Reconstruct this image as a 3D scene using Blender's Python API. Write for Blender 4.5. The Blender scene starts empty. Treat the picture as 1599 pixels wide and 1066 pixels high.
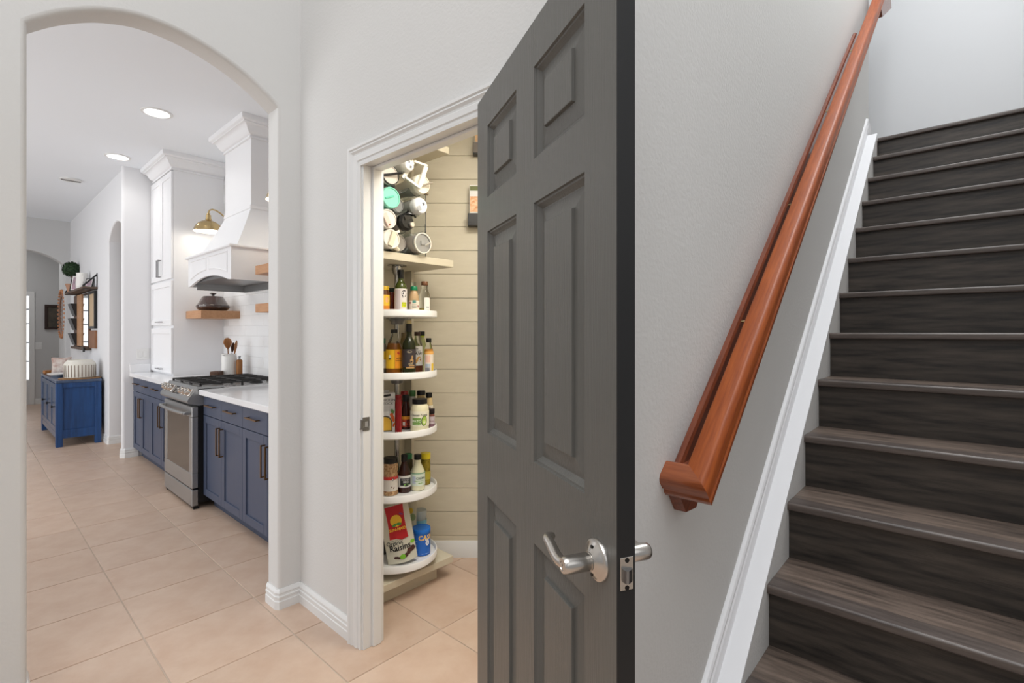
import bpy, math, random
from mathutils import Matrix, Vector
random.seed(7)
PI = math.pi
C = bpy.context.scene.collection
S = bpy.context.scene

# ---------------------------------------------------------------- camera, world, lights, exposure
cam = bpy.data.cameras.new('camera'); camo = bpy.data.objects.new('camera', cam); C.objects.link(camo)
camo.location = (0, 0, 1.36); camo.rotation_euler = (PI/2, 0, -.8341)
cam.sensor_width = 36; cam.lens = 779.85/1599*36; cam.shift_y = -15.5/1599; cam.clip_start = .02
S.camera = camo
S.view_settings.view_transform = 'Standard'; S.view_settings.look = 'None'
S.view_settings.gamma = 1; S.view_settings.use_curve_mapping = False
S.view_settings.exposure = 0.0
w = bpy.data.worlds.new('world'); S.world = w; w.use_nodes = True
bg = w.node_tree.nodes['Background']; bg.inputs[0].default_value = (.97, .985, 1, 1); bg.inputs[1].default_value = .36

def area(name, loc, rot, sx, sy, power, col=(1, 1, 1), spread=PI):
    l = bpy.data.lights.new(name, 'AREA'); l.shape = 'RECTANGLE'; l.size = sx; l.size_y = sy
    l.energy = power; l.color = col; l.spread = spread
    o = bpy.data.objects.new(name, l); C.objects.link(o); o.location = loc; o.rotation_euler = rot
    return o
def point(name, loc, power, col=(1, 1, 1), r=.05):
    l = bpy.data.lights.new(name, 'POINT'); l.energy = power; l.color = col; l.shadow_soft_size = r
    o = bpy.data.objects.new(name, l); C.objects.link(o); o.location = loc
    return o
area('hall_overhead_fill', (-1.2, -.2, 5.2), (0, 0, 0), 3.2, 3.2, 138, (.97, .985, 1))  # unseen overhead fill added to brighten wall tops and treads
area('kitchen_overhead_fill', (-.6, 5.6, 3.1), (0, 0, 0), 2.2, 4.5, 18, (.97, .985, 1))  # added downward fill for the kitchen, apart from the recessed lights
area('hall_side_fill', (-2.95, .3, 2.9), (0, -PI/2, 0), 2.6, 3.0, 11, (.97, .985, 1))  # unseen fill added left of the hall, no window modelled
area('hall_back_fill', (-.6, -2.15, 3.1), (PI/2, 0, 0), 3.0, 2.4, 17, (.97, .985, 1))  # extra soft fill added behind the camera
area('stair_window_light', (2.7, -.1, 5.2), (0, 0, 0), 3.4, .9, 73, (.95, .98, 1))
area('kitchen_side_fill', (-3.3, 6.0, 1.45), (0, -PI/2-.3, 0), 2.4, 6.0, 134, (.96, .98, 1))  # unseen fill added at the left, tipped up to brighten the kitchen ceiling
area('far_room_light', (.2, 11.9, 3.05), (0, 0, 0), .8, .8, 12)
area('pantry_ceiling_light', (1.52, 1.20, 2.56), (0, 0, 0), .6, .6, 22, (1, .945, .84))

# ---------------------------------------------------------------- helpers
def lin(c):
    return tuple((x/255/12.92 if x/255 <= .04045 else ((x/255+.055)/1.055)**2.4) for x in c)
class MB:
    """collects geometry and links it as ONE mesh object"""
    def __init__(s, xf=None): s.v = []; s.f = []; s.mi = []; s.xf = xf
    def add(s, vs, fs, mi=0):
        b = len(s.v)
        for p in vs:
            p = Vector(p)
            if s.xf is not None: p = s.xf @ p
            s.v.append(p[:])
        for f in fs: s.f.append([b+i for i in f]); s.mi.append(mi)
        return s
    def box(s, x0, x1, y0, y1, z0, z1, c=0, mi=0):
        if c <= 0:
            return s.add([(x, y, z) for x in (x0, x1) for y in (y0, y1) for z in (z0, z1)],
                         [(0, 1, 3, 2), (4, 6, 7, 5), (0, 4, 5, 1), (2, 3, 7, 6), (0, 2, 6, 4), (1, 5, 7, 3)], mi)
        c = min(c, .49*min(abs(x1-x0), abs(y1-y0), abs(z1-z0)))
        vs = []; idx = {}
        X = (x0, x1); Y = (y0, y1); Z = (z0, z1); sg = (1, -1)
        for i in (0, 1):
            for j in (0, 1):
                for k in (0, 1):
                    for a in range(3):
                        p = [X[i]+sg[i]*c, Y[j]+sg[j]*c, Z[k]+sg[k]*c]
                        p[a] = (X[i], Y[j], Z[k])[a]
                        idx[i, j, k, a] = len(vs); vs.append(p)
        F = []
        for a in range(3):
            b, d = (a+1) % 3, (a+2) % 3
            for e in (0, 1):
                def key(p, q, ax=a):
                    t = [0, 0, 0]; t[a] = e; t[b] = p; t[d] = q; return idx[t[0], t[1], t[2], ax]
                q = [key(0, 0), key(1, 0), key(1, 1), key(0, 1)]
                F.append(q if e else q[::-1])
        for a in range(3):
            b, d = (a+1) % 3, (a+2) % 3
            for p in (0, 1):
                for q in (0, 1):
                    def k2(e, ax):
                        t = [0, 0, 0]; t[a] = e; t[b] = p; t[d] = q; return idx[t[0], t[1], t[2], ax]
                    f = [k2(0, b), k2(1, b), k2(1, d), k2(0, d)]
                    F.append(f if (p == q) else f[::-1])
        for i in (0, 1):
            for j in (0, 1):
                for k in (0, 1):
                    f = [idx[i, j, k, 0], idx[i, j, k, 1], idx[i, j, k, 2]]
                    F.append(f if (i+j+k) % 2 else f[::-1])
        return s.add(vs, F, mi)
    def lathe(s, prof, n=24, at=(0, 0, 0), mi=0, cap=True, sx=1, sy=1):
        vs = []; fs = []
        for r, z in prof:
            for k in range(n):
                a = 2*PI*k/n; vs.append((at[0]+r*sx*math.cos(a), at[1]+r*sy*math.sin(a), at[2]+z))
        m = len(prof)
        for i in range(m-1):
            for k in range(n):
                k2 = (k+1) % n; fs.append((i*n+k, i*n+k2, (i+1)*n+k2, (i+1)*n+k))
        if cap: fs.append(list(range(n))[::-1]); fs.append([(m-1)*n+k for k in range(n)])
        return s.add(vs, fs, mi)
    def tube(s, path, r, n=10, mi=0, sq=(1, 1)):
        P = [Vector(p) for p in path]; vs = []; fs = []
        R = r if isinstance(r, (list, tuple)) else [r]*len(P)
        t0 = (P[1]-P[0]).normalized()
        u = t0.orthogonal().normalized()
        if abs(t0.z) < .9: u = t0.cross(Vector((0, 0, 1))).normalized()
        for i, p in enumerate(P):
            t = ((P[min(i+1, len(P)-1)]-P[max(i-1, 0)])).normalized()
            u = (u-t*u.dot(t)).normalized(); w_ = t.cross(u)
            for k in range(n):
                a = 2*PI*k/n; vs.append(p+u*(R[i]*sq[0]*math.cos(a))+w_*(R[i]*sq[1]*math.sin(a)))
        for i in range(len(P)-1):
            for k in range(n):
                k2 = (k+1) % n; fs.append((i*n+k, i*n+k2, (i+1)*n+k2, (i+1)*n+k))
        fs.append(list(range(n))[::-1]); fs.append([(len(P)-1)*n+k for k in range(n)])
        return s.add(vs, fs, mi)
    def prism(s, poly, fn, a, b, mi=0):
        """poly: 2D outline, fn(u,v,w) -> 3D, extruded w from a to b"""
        n = len(poly)
        vs = [fn(u, v, a) for u, v in poly]+[fn(u, v, b) for u, v in poly]
        fs = [list(range(n))[::-1], list(range(n, 2*n))]+[(i, (i+1) % n, n+(i+1) % n, n+i) for i in range(n)]
        return s.add(vs, fs, mi)
    def build(s, name, mat, parent=None, smooth=38, loc=None, rz=0):
        me = bpy.data.meshes.new(name); me.from_pydata(s.v, [], s.f)
        for m in (mat if isinstance(mat, (list, tuple)) else [mat]): me.materials.append(m)
        me.polygons.foreach_set('material_index', s.mi)
        import bmesh
        bm = bmesh.new(); bm.from_mesh(me); bmesh.ops.recalc_face_normals(bm, faces=bm.faces); bm.to_mesh(me); bm.free()
        if smooth:
            me.polygons.foreach_set('use_smooth', [True]*len(me.polygons)); me.set_sharp_from_angle(angle=math.radians(smooth))
        o = bpy.data.objects.new(name, me); C.objects.link(o)
        if parent is not None: o.parent = parent
        if loc: o.location = loc
        if rz: o.rotation_euler = (0, 0, rz)
        return o
def tag(o, label, cat=None, group=None, kind=None):
    o['label'] = label
    if cat: o['category'] = cat
    if group: o['group'] = group
    if kind: o['kind'] = kind
    return o
def thing(name, label, cat, loc=(0, 0, 0), rz=0, group=None):
    o = bpy.data.objects.new(name, None); C.objects.link(o); o.empty_display_size = .05
    o.location = loc; o.rotation_euler = (0, 0, rz)
    return tag(o, label, cat, group)
def struct(o, label): return tag(o, label, None, None, 'structure')
XZ = lambda u, v, w: (u, w, v)     # outline in x,z extruded along y
YZ = lambda u, v, w: (w, u, v)     # outline in y,z extruded along x
XY = lambda u, v, w: (u, v, w)
def arc(cx, cy, r, a0, a1, n=6):
    return [(cx+r*math.cos(math.radians(a0+(a1-a0)*k/n)), cy+r*math.sin(math.radians(a0+(a1-a0)*k/n))) for k in range(n+1)]

# ---------------------------------------------------------------- materials
_mats = {}
def mat(name, col, rough=.5, metal=0, bump=None, var=None, coat=0, trans=0, emit=0, ior=1.45, col2=None, objvar=0, rot=None):
    """bump=(scale, strength, stretch xyz); var=(scale, amount, stretch xyz) mixes towards col2"""
    if name in _mats: return _mats[name]
    m = bpy.data.materials.new(name); m.use_nodes = True; nt = m.node_tree; N = nt.nodes; L = nt.links
    b = N['Principled BSDF']; c = (*lin(col), 1)
    b.inputs['Base Color'].default_value = c; b.inputs['Roughness'].default_value = rough; b.inputs['Metallic'].default_value = metal
    b.inputs['IOR'].default_value = ior; b.inputs['Coat Weight'].default_value = coat; b.inputs['Coat Roughness'].default_value = .08
    b.inputs['Transmission Weight'].default_value = trans
    if emit: b.inputs['Emission Color'].default_value = c; b.inputs['Emission Strength'].default_value = emit
    tc = None
    def coords(stretch):
        nonlocal tc
        if tc is None: tc = N.new('ShaderNodeTexCoord')
        mp = N.new('ShaderNodeMapping'); mp.vector_type = 'TEXTURE'; mp.inputs['Scale'].default_value = tuple(1/q for q in stretch)
        if rot: mp.inputs['Rotation'].default_value = rot
        L.new(tc.outputs['Object'], mp.inputs['Vector'])
        return mp.outputs['Vector']
    src = None
    if var:
        nz = N.new('ShaderNodeTexNoise'); nz.inputs['Scale'].default_value = var[0]; nz.inputs['Detail'].default_value = 6; nz.inputs['Roughness'].default_value = .6
        L.new(coords(var[2] if len(var) > 2 else (1, 1, 1)), nz.inputs['Vector'])
        mr = N.new('ShaderNodeMapRange'); mr.inputs['From Min'].default_value = .33; mr.inputs['From Max'].default_value = .67
        mr.inputs['To Max'].default_value = var[1]; L.new(nz.outputs['Fac'], mr.inputs['Value'])
        mx = N.new('ShaderNodeMix'); mx.data_type = 'RGBA'; mx.inputs['A'].default_value = c
        mx.inputs['B'].default_value = (*lin(col2 or tuple(x*.7 for x in col)), 1)
        L.new(mr.outputs['Result'], mx.inputs['Factor']); src = mx.outputs['Result']
    if objvar:
        oi = N.new('ShaderNodeObjectInfo'); hs = N.new('ShaderNodeHueSaturation')
        mr2 = N.new('ShaderNodeMapRange'); mr2.inputs['To Min'].default_value = 1-objvar; mr2.inputs['To Max'].default_value = 1+objvar
        L.new(oi.outputs['Random'], mr2.inputs['Value']); L.new(mr2.outputs['Result'], hs.inputs['Value'])
        if src: L.new(src, hs.inputs['Color'])
        else: hs.inputs['Color'].default_value = c
        src = hs.outputs['Color']
    if src: L.new(src, b.inputs['Base Color'])
    if bump:
        nz = N.new('ShaderNodeTexNoise'); nz.inputs['Scale'].default_value = bump[0]; nz.inputs['Detail'].default_value = 3
        L.new(coords(bump[2] if len(bump) > 2 else (1, 1, 1)), nz.inputs['Vector'])
        bp = N.new('ShaderNodeBump'); bp.inputs['Strength'].default_value = bump[1]; bp.inputs['Distance'].default_value = .004
        L.new(nz.outputs['Fac'], bp.inputs['Height']); L.new(bp.outputs['Normal'], b.inputs['Normal'])
    _mats[name] = m; return m
WALL = mat('wall_paint', (214, 213, 211), .75, bump=(85, .24))
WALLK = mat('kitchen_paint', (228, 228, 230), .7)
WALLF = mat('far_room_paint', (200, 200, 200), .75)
CEIL = mat('ceiling_paint', (236, 240, 245), .9)
TRIM = mat('trim_white', (226, 226, 225), .35)
SKIRT = mat('skirt_white', (236, 236, 238), .4)
CAB = mat('cabinet_white', (236, 236, 238), .35)
TILE = mat('floor_tile', (204, 180, 161), .38, var=(7, .75, (1, 1, 1)), col2=(189, 159, 138), objvar=.05, bump=(60, .05))
GROUT = mat('grout', (196, 180, 165), .9)
DOORG = mat('door_grey', (98, 97, 93), .36, bump=(14, .28, (14, 14, .6)))
DOORB = mat('door_edge_shade', (30, 30, 31), .45)  # shade of the edge facing away, painted in as near-black
NICKEL = mat('satin_nickel', (205, 200, 194), .25, 1)
DARKM = mat('dark_metal', (40, 38, 36), .4, .6)
BLACK = mat('black_plastic', (18, 18, 19), .35)
BLACKG = mat('black_gloss', (12, 12, 13), .12)
RAILW = mat('red_oak_varnish', (162, 84, 38), .42, var=(7, .8, (1, 16, 16)), col2=(122, 56, 26), coat=.05, rot=(0, -.698, 0), ior=1.3)
RAILD = mat('red_oak_dark', (136, 72, 46), .35, var=(7, .8, (1, 16, 16)), col2=(84, 38, 22), coat=.3, rot=(0, -.698, 0))
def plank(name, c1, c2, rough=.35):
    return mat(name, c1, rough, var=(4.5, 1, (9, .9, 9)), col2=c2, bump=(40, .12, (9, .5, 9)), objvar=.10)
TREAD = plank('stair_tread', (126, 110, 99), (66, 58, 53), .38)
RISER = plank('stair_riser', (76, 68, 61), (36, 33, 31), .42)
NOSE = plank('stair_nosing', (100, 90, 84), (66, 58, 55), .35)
BLUE = mat('cabinet_blue', (68, 77, 98), .42, bump=(30, .06, (1, 1, .1)))
BLUED = mat('cabinet_toe_blue', (60, 70, 90), .5)
SBLUE = mat('sideboard_blue', (38, 78, 132), .5, var=(5, .8, (6, 6, .5)), col2=(28, 52, 92))
SBLUET = mat('sideboard_front_sheen', (82, 97, 122), .22, var=(4, .6, (6, 6, .5)), col2=(62, 77, 104))  # greyer and paler than the sides: daylight sheen mixed into the colour
QUARTZ = mat('quartz', (236, 236, 238), .15, var=(6, .4), col2=(222, 222, 224))
STEEL = mat('stainless', (172, 173, 174), .34, .85, var=(3, .4, (1, 1, 60)), col2=(160, 160, 158))
STEELD = mat('stainless_dark', (140, 140, 141), .35, 1)
OVENG = mat('oven_glass', (96, 90, 82), .12, .6)
IRON = mat('cast_iron', (44, 43, 43), .55)
BRASS = mat('brass', (192, 168, 122), .24, 1)
BRONZE = mat('bronze_pull', (126, 98, 70), .35, .9)
SHADEW = mat('shade_inner', (255, 252, 244), .5, emit=2.2)
LAMP = mat('lamp_lens', (255, 254, 250), .5, emit=6)
OAK = mat('shelf_oak', (196, 150, 112), .5, var=(6, .8, (8, 1, 8)), col2=(176, 128, 90))
OAKP = mat('oak_pale', (204, 172, 146), .5, var=(6, .8, (8, 1, 8)), col2=(186, 152, 124))
STILE = mat('subway_tile', (240, 240, 240), .12, objvar=.02)
SGROUT = mat('subway_grout', (214, 213, 212), .9)
WCER = mat('white_ceramic', (236, 234, 230), .25)
BCER = mat('brown_ceramic', (74, 52, 44), .1, var=(5, .8), col2=(46, 34, 32), coat=.8)
WOODM = mat('wood_mid', (176, 118, 66), .5, var=(8, .8, (6, 6, 1)), col2=(140, 88, 44))
WOODD = mat('wood_dark', (96, 62, 42), .5, var=(8, .8, (6, 6, 1)), col2=(66, 42, 28))
WOODG = mat('wood_greyed', (104, 84, 70), .6, var=(8, .8, (1, 8, 8)), col2=(70, 56, 48))
PLANKM = mat('shiplap', (214, 206, 186), .5, var=(5, .35, (1, 1, 5)), col2=(190, 180, 160), objvar=.03, bump=(18, .08, (1, 1, 10)))
GAP = mat('shiplap_gap', (120, 110, 96), .9)
UNIT = mat('cabinet_tan', (206, 198, 178), .45)
TRAYW = mat('tray_white', (238, 238, 238), .3)
# ---------------------------------------------------------------- setting: floor with tiles
PT = .4617; TX = .5442; TY = 3.6191
mb = MB().box(-5, 6, -3, 13.2, -.12, -.004); floor = struct(mb.build('floor', GROUT, smooth=0), 'tan ceramic tile floor running from the hall into the kitchen')
tmb = MB(); h = PT/2-.0028
tmb.box(-h, h, -h, h, -.012, 0, .0016)
t0 = tmb.build('tile', TILE, floor, smooth=0)
first = True
for i in range(-4, 4):
    for j in range(-9, 21):
        x = TX+PT*(i+.5); y = TY+PT*(j+.5)
        if x > 2.35 or (x > 1.9 and y > 2.5) or (j > 8 and x < -.6): continue
        o = t0 if first else t0.copy()
        if not first: C.objects.link(o); o.parent = floor
        o.location = (x, y, 0); o.rotation_euler = (0, 0, PI/2*random.randrange(4)); first = False

# ---------------------------------------------------------------- walls
def arch_outline(x0, x1, zs, rise, n=28):
    hw = (x1-x0)/2; xc = (x0+x1)/2; R = (hw*hw+rise*rise)/(2*rise); zc = zs+rise-R
    a = math.asin(hw/R)
    return [(x0, 0), (x0, zs)]+[(xc+R*math.sin(-a+2*a*k/n), zc+R*math.cos(-a+2*a*k/n)) for k in range(1, n)]+[(x1, zs), (x1, 0)]
def arch_wall(name, label, ol, u0, u1, top, d0, d1, fn, mats, r=.02):
    """wall between depths d0 and d1 with a bullnosed opening ol; fn(u, z, d) -> 3D"""
    n = len(ol)
    nr = []
    for i in range(n):                                              # outward normals (away from the opening)
        p = Vector(ol[max(i-1, 0)]); q = Vector(ol[min(i+1, n-1)]); t = (q-p).normalized(); nr.append(Vector((-t.y, t.x)))
    nr[0] = nr[1] = Vector((-1, 0)) if True else 0
    nr[-1] = nr[-2] = Vector((1, 0))
    nr[1] = Vector((-1, .35)); nr[-2] = Vector((1, .35))
    mb = MB(); rings = []
    K = 4; sgn = 1 if d1 > d0 else -1
    for k in range(K+1):
        a = PI/2*k/K; rings.append((r*(1-math.sin(a)), d0+sgn*r*(1-math.cos(a))))
    for k in range(K, -1, -1):
        a = PI/2*k/K; rings.append((r*(1-math.sin(a)), d1-sgn*r*(1-math.cos(a))))
    vs = []
    for off, d in rings:
        for (p, q), m in zip(ol, nr): vs.append(fn(p+m.x*off, max(0, q+m.y*off) if q > 0 else 0, d))
    fs = []
    for k in range(len(rings)-1):
        for i in range(n-1): fs.append((k*n+i, k*n+i+1, (k+1)*n+i+1, (k+1)*n+i))
    mb.add(vs, fs)
    for d in (d0, d1):
        P = [(p+m.x*r, (q+m.y*r) if q > 0 else 0) for (p, q), m in zip(ol, nr)]
        vs = [fn(u0, 0, d), fn(P[0][0], 0, d), fn(P[1][0], P[1][1], d), fn(P[1][0], top, d), fn(u0, top, d)]
        mb.add(vs, [(0, 1, 2, 3, 4)])
        vs = [fn(u1, 0, d), fn(P[-1][0], 0, d), fn(P[-2][0], P[-2][1], d), fn(P[-2][0], top, d), fn(u1, top, d)]
        mb.add(vs, [(0, 1, 2, 3, 4)])
        for i in range(1, n-2):
            mb.add([fn(*P[i], d), fn(*P[i+1], d), fn(P[i+1][0], top, d), fn(P[i][0], top, d)], [(0, 1, 2, 3)])
    mb.add([fn(u0, top, d0), fn(u1, top, d0), fn(u1, top, d1), fn(u0, top, d1)], [(0, 1, 2, 3)])
    return struct(mb.build(name, mats), label)
FY = lambda u, z, d: (u, d, z)
def smooth_curve(P, m=4):
    q = []
    for i in range(len(P)-1):
        a, b = Vector(P[i]), Vector(P[i+1]); p0 = Vector(P[max(i-1, 0)]); p3 = Vector(P[min(i+2, len(P)-1)])
        for k in range(m): t = k/m; q.append(tuple(.5*((2*a)+(-p0+b)*t+(2*p0-5*a+4*b-p3)*t*t+(-p0+3*a-3*b+p3)*t**3)))
    return q+[P[-1]]
ARCH = [(.158, 0)]+smooth_curve([(.158, 2.468), (.24, 2.536), (.331, 2.592), (.409, 2.624), (.503, 2.645), (.627, 2.643), (.775, 2.608), (.911, 2.548), (1.042, 2.458)])+[(1.042, 0)]
FX = lambda u, z, d: (d, u, z)
HC = 5.3
arch_wall('wall_arch', 'pale grey wall with the big arched opening to the kitchen', ARCH, -3.0, 2.35, HC, 2.491, 2.619, FY, WALL, .018)
XP = 1.153
mb = MB().box(XP, 1.25, .60, 1.085, 0, HC).box(XP, 1.25, 1.905, 2.52, 0, HC).box(XP, 1.25, 1.085, 1.905, 2.085, HC)
struct(mb.build('wall_pantry', WALL, smooth=0), 'pale grey wall with the pantry doorway')
YW = .5175; YL = .4515                                            # handrail wall; left end of the steps
pl = [(4.435, .60)]+arc(.942, .588, .012, 90, 180)+arc(.942, YW+.012, .012, 180, 270)+arc(4.417, YW+.018, .018, 270, 360)
mb = MB().prism(pl, XY, 0, HC)
struct(mb.build('wall_stair', WALL), 'grey textured wall carrying the wooden handrail')
mb = MB().box(5.3, 5.42, -2.2, 3.2, 0, HC); struct(mb.build('wall_landing', mat('landing_paint', (222, 223, 225), .75), smooth=0), 'white wall at the top of the stairs')
mb = MB().box(1.1, 5.3, -.67, -.55, 0, HC); struct(mb.build('wall_stair_right', WALL, smooth=0), 'grey wall on the right side of the stairs')
mb = MB().box(4.335, 5.3, 2.4, 2.5, 2.7, HC).box(4.335, 4.435, .60, 2.4, 2.7, HC); struct(mb.build('wall_upper_hall', WALL, smooth=0), 'wall of the upper hall beyond the stair corner')
mb = MB().box(-3.0, 5.42, -2.2, 2.50, HC, HC+.1); struct(mb.build('ceiling_hall', CEIL, smooth=0), 'high hall ceiling above the stairs')
mb = MB().box(-3.4, 2.1, 2.619, 13.0, 3.14, 3.24); struct(mb.build('ceiling', CEIL, smooth=0), 'white kitchen ceiling with recessed lights')
# kitchen walls
mb = MB().box(1.895, 2.0, 2.62, 6.8, 0, 3.14); wk = struct(mb.build('wall_kitchen', WALLK, smooth=0), 'white kitchen wall behind the hood and counters')
pl = [(2.0, 6.70)]+arc(1.185, 6.73, .03, 270, 180)+arc(1.185, 6.755, .025, 180, 90)+[(2.0, 6.78)]
mb = MB().prism(pl, XY, 0, 3.14); struct(mb.build('wall_kitchen_end', WALLK), 'white rounded wall end between the cabinets and the arched niche')
ol = arch_outline(6.79, 7.65, 2.445, .175, 18)
arch_wall('wall_sideboard', 'white wall with a narrow arched passage beside the blue sideboard', ol, 6.72, 10.8, 3.14, 1.19, 1.32, FX, WALLK, .015)
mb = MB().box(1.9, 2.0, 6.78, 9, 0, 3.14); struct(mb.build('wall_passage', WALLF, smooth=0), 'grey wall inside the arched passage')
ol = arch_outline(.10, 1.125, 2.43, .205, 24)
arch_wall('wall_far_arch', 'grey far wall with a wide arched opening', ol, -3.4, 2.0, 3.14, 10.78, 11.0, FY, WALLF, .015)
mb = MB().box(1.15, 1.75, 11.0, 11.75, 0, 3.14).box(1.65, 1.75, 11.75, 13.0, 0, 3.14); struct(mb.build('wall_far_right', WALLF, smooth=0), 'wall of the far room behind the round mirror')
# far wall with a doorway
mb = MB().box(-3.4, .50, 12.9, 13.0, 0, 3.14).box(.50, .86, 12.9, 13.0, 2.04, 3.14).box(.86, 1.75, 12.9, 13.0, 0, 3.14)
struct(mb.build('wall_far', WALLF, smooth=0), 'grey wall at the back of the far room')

# ---------------------------------------------------------------- pantry shell (diagonal plank wall)
R2 = Vector((.6718, -.7407)); F2 = Vector((.7407, .6718))
def lf(l, d): p = R2*l+F2*d; return p.x, p.y
wall_ang = math.atan2(R2.y, R2.x)
wx = lf(0, 3.02)
def onwall(l): return None
dw = thing('wall_plank', 'tan horizontal plank wall at the back of the pantry', None, (wx[0], wx[1], 0), wall_ang); dw['kind'] = 'structure'
MB().box(-.62, .62, .012, .09, 0, 2.6).build('wall_backing', GAP, dw, smooth=0)
z0 = .1276-.1435
pm = MB().box(-.62, .62, 0, .012, .0012, .1423, .0014).build('plank', PLANKM, dw, smooth=0)
for k in range(0, 18):
    o = pm if k == 0 else pm.copy()
    if k: C.objects.link(o); o.parent = dw
    o.location = (0, 0, z0+.1435*k if k else z0+.1435*.0+.0)
    if k == 0: o.location = (0, 0, -.0159)
mb = MB(); pr = [(0, 0), (-.015, 0), (-.015, .06), (-.012, .066), (-.011, .082), (-.006, .092), (-.004, .097), (0, .097)]
mb.prism(pr, lambda u, v, w_: (w_, u, v), -.6, .62)
bb = mb.build('baseboard_pantry_back', TRIM, None, loc=(wx[0], wx[1], 0), rz=wall_ang); struct(bb, 'white baseboard under the pantry plank wall')
mb = MB().box(2.05, 2.15, .60, 1.95, 0, 2.6).box(1.25, 2.1, .60, .68, 0, 2.6); struct(mb.build('wall_pantry_side', mat('pantry_paint', (216, 208, 192), .7), smooth=0), 'plain pantry side wall hidden behind the door')
mb = MB().box(1.25, 2.4, .60, 2.491, 2.6, 2.68); struct(mb.build('ceiling_pantry', CEIL, smooth=0), 'pantry ceiling')

# ---------------------------------------------------------------- baseboards
def bb_prof(h=.097, t=.014):
    return [(0, 0), (t, 0), (t, h*.40), (t*.82, h*.43), (t*.82, h*.53), (t*.95, h*.56), (t*.95, h*.64), (t*.70, h*.67), (t*.70, h*.77), (t*.82, h*.80), (t*.72, h*.88), (t*.40, h*.95), (t*.3, h), (0, h)]
def baseboard(name, label, path, h=.097, t=.014):
    """path: floor points along the wall with the room on the right-hand side; mitred corners"""
    P = [Vector(p) for p in path]; mb = MB(); pr = bb_prof(h, t); n = len(pr); vs = []
    for i, p in enumerate(P):
        ds = []
        if i > 0: ds.append((p-P[i-1]).normalized())
        if i < len(P)-1: ds.append((P[i+1]-p).normalized())
        ns = [Vector((d.y, -d.x)) for d in ds]; m = sum(ns, Vector((0, 0)))/len(ns); m = m/m.dot(ns[0])
        for u, v in pr: vs.append((p.x+m.x*u, p.y+m.y*u, v))
    fs = []
    for i in range(len(P)-1):
        for k in range(n): k2 = (k+1) % n; fs.append((i*n+k, i*n+k2, (i+1)*n+k2, (i+1)*n+k))
    fs += [list(range(n))[::-1], [(len(P)-1)*n+k for k in range(n)]]
    mb.add(vs, fs); return struct(mb.build(name, TRIM, smooth=25), label)
baseboard('baseboard_arch', 'white baseboard wrapping the right foot of the big arch', [(1.042, 2.61), (1.042, 2.506), (1.050, 2.492), (1.153, 2.491)])
baseboard('baseboard_pantry', 'white baseboard between the arch and the pantry door casing', [(1.153, 2.491), (1.153, 1.99)])
baseboard('baseboard_arch_left', 'white baseboard at the left foot of the big arch', [(-.9, 2.491), (.145, 2.491), (.158, 2.505), (.158, 2.61)])
baseboard('baseboard_kitchen_end', 'white baseboard around the rounded wall end by the cabinets', [(1.19, 6.78), (1.16, 6.755), (1.157, 6.73), (1.185, 6.70), (1.30, 6.70)][::1], .1)
baseboard('baseboard_sideboard', 'white baseboard on the jamb of the arched passage', [(1.19, 7.95), (1.19, 7.66), (1.198, 7.65), (1.32, 7.65)], .1)
baseboard('baseboard_far', 'white baseboard on the far room wall', [(.925, 12.9), (1.65, 12.9)], .1)

# ---------------------------------------------------------------- pantry door frame
trim = thing('trim_1', 'white moulded casing and jamb around the pantry doorway', None, (0, 0, 0)); trim['kind'] = 'structure'
cp = [(0, 0), (0, .010), (.010, .0125), (.0125, .009), (.020, .009), (.0235, .0135), (.044, .0150), (.048, .0115), (.055, .0125), (.064, .0195), (.0715, .0165), (.076, .0215), (.087, .0215), (.087, 0)]  # u away from the opening, v proud of the wall
def casing(path):
    mb = MB(); n = len(cp); vs = []
    # mitred sweep in the wall plane X = XP, path of (y, z) inner edge points with outward unit offsets
    for (y, z), (oy, oz) in path:
        for u, v in cp: vs.append((XP-v, y+oy*u, z+oz*u))
    fs = []
    for i in range(len(path)-1):
        for k in range(n): k2 = (k+1) % n; fs.append((i*n+k, i*n+k2, (i+1)*n+k2, (i+1)*n+k))
    fs += [list(range(n)), [(len(path)-1)*n+k for k in range(n)]]
    return mb.add(vs, fs)
casing([((1.910, 0), (1, 0)), ((1.910, 2.068), (1, 1)), ((1.075, 2.068), (-1, 1)), ((1.075, 0), (-1, 0))]).build('casing', TRIM, trim, smooth=20)
mb = MB()
mb.box(XP-.002, 1.252, 1.90, 1.92, 0, 2.09, .001).box(XP-.002, 1.252, 1.065, 1.085, 0, 2.09, .001).box(XP-.002, 1.252, 1.085, 1.90, 2.072, 2.09, .001)
mb.build('jamb', TRIM, trim, smooth=0)
mb = MB().box(1.192, 1.235, 1.888, 1.90, 0, 2.072, .003).box(1.192, 1.235, 1.085, 1.097, 0, 2.072, .003).box(1.192, 1.235, 1.097, 1.888, 2.060, 2.072, .003)
mb.build('door_stop', TRIM, trim, smooth=0)
st = thing('strike_plate', 'small satin metal strike plate on the white pantry jamb', 'strike plate', (1.166, 1.9, .965))
mb = MB(); P = [(-.013, -.029), (.013, -.029), (.013, .029), (-.013, .029)]
mb.box(-.019, .014, -.0025, 0, -.029, -.012, .0008).box(-.019, .014, -.0025, 0, .012, .029, .0008).box(-.019, -.008, -.0025, 0, -.012, .012).box(.009, .014, -.0025, 0, -.012, .012)
mb.tube([(-.019, -.001, -.02), (-.024, .002, -.02), (-.027, .008, -.02)], .0025, 6); mb.box(-.027, -.018, -.002, .004, -.02, .02, .0015)
mb.build('plate', mat('strike_steel', (128, 127, 125), .35, .8), st, smooth=0); MB().box(-.008, .009, -.0008, 0, -.012, .012).build('bolt_hole', mat('hole_grey', (150, 148, 146), .5), st, smooth=0)

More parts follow.
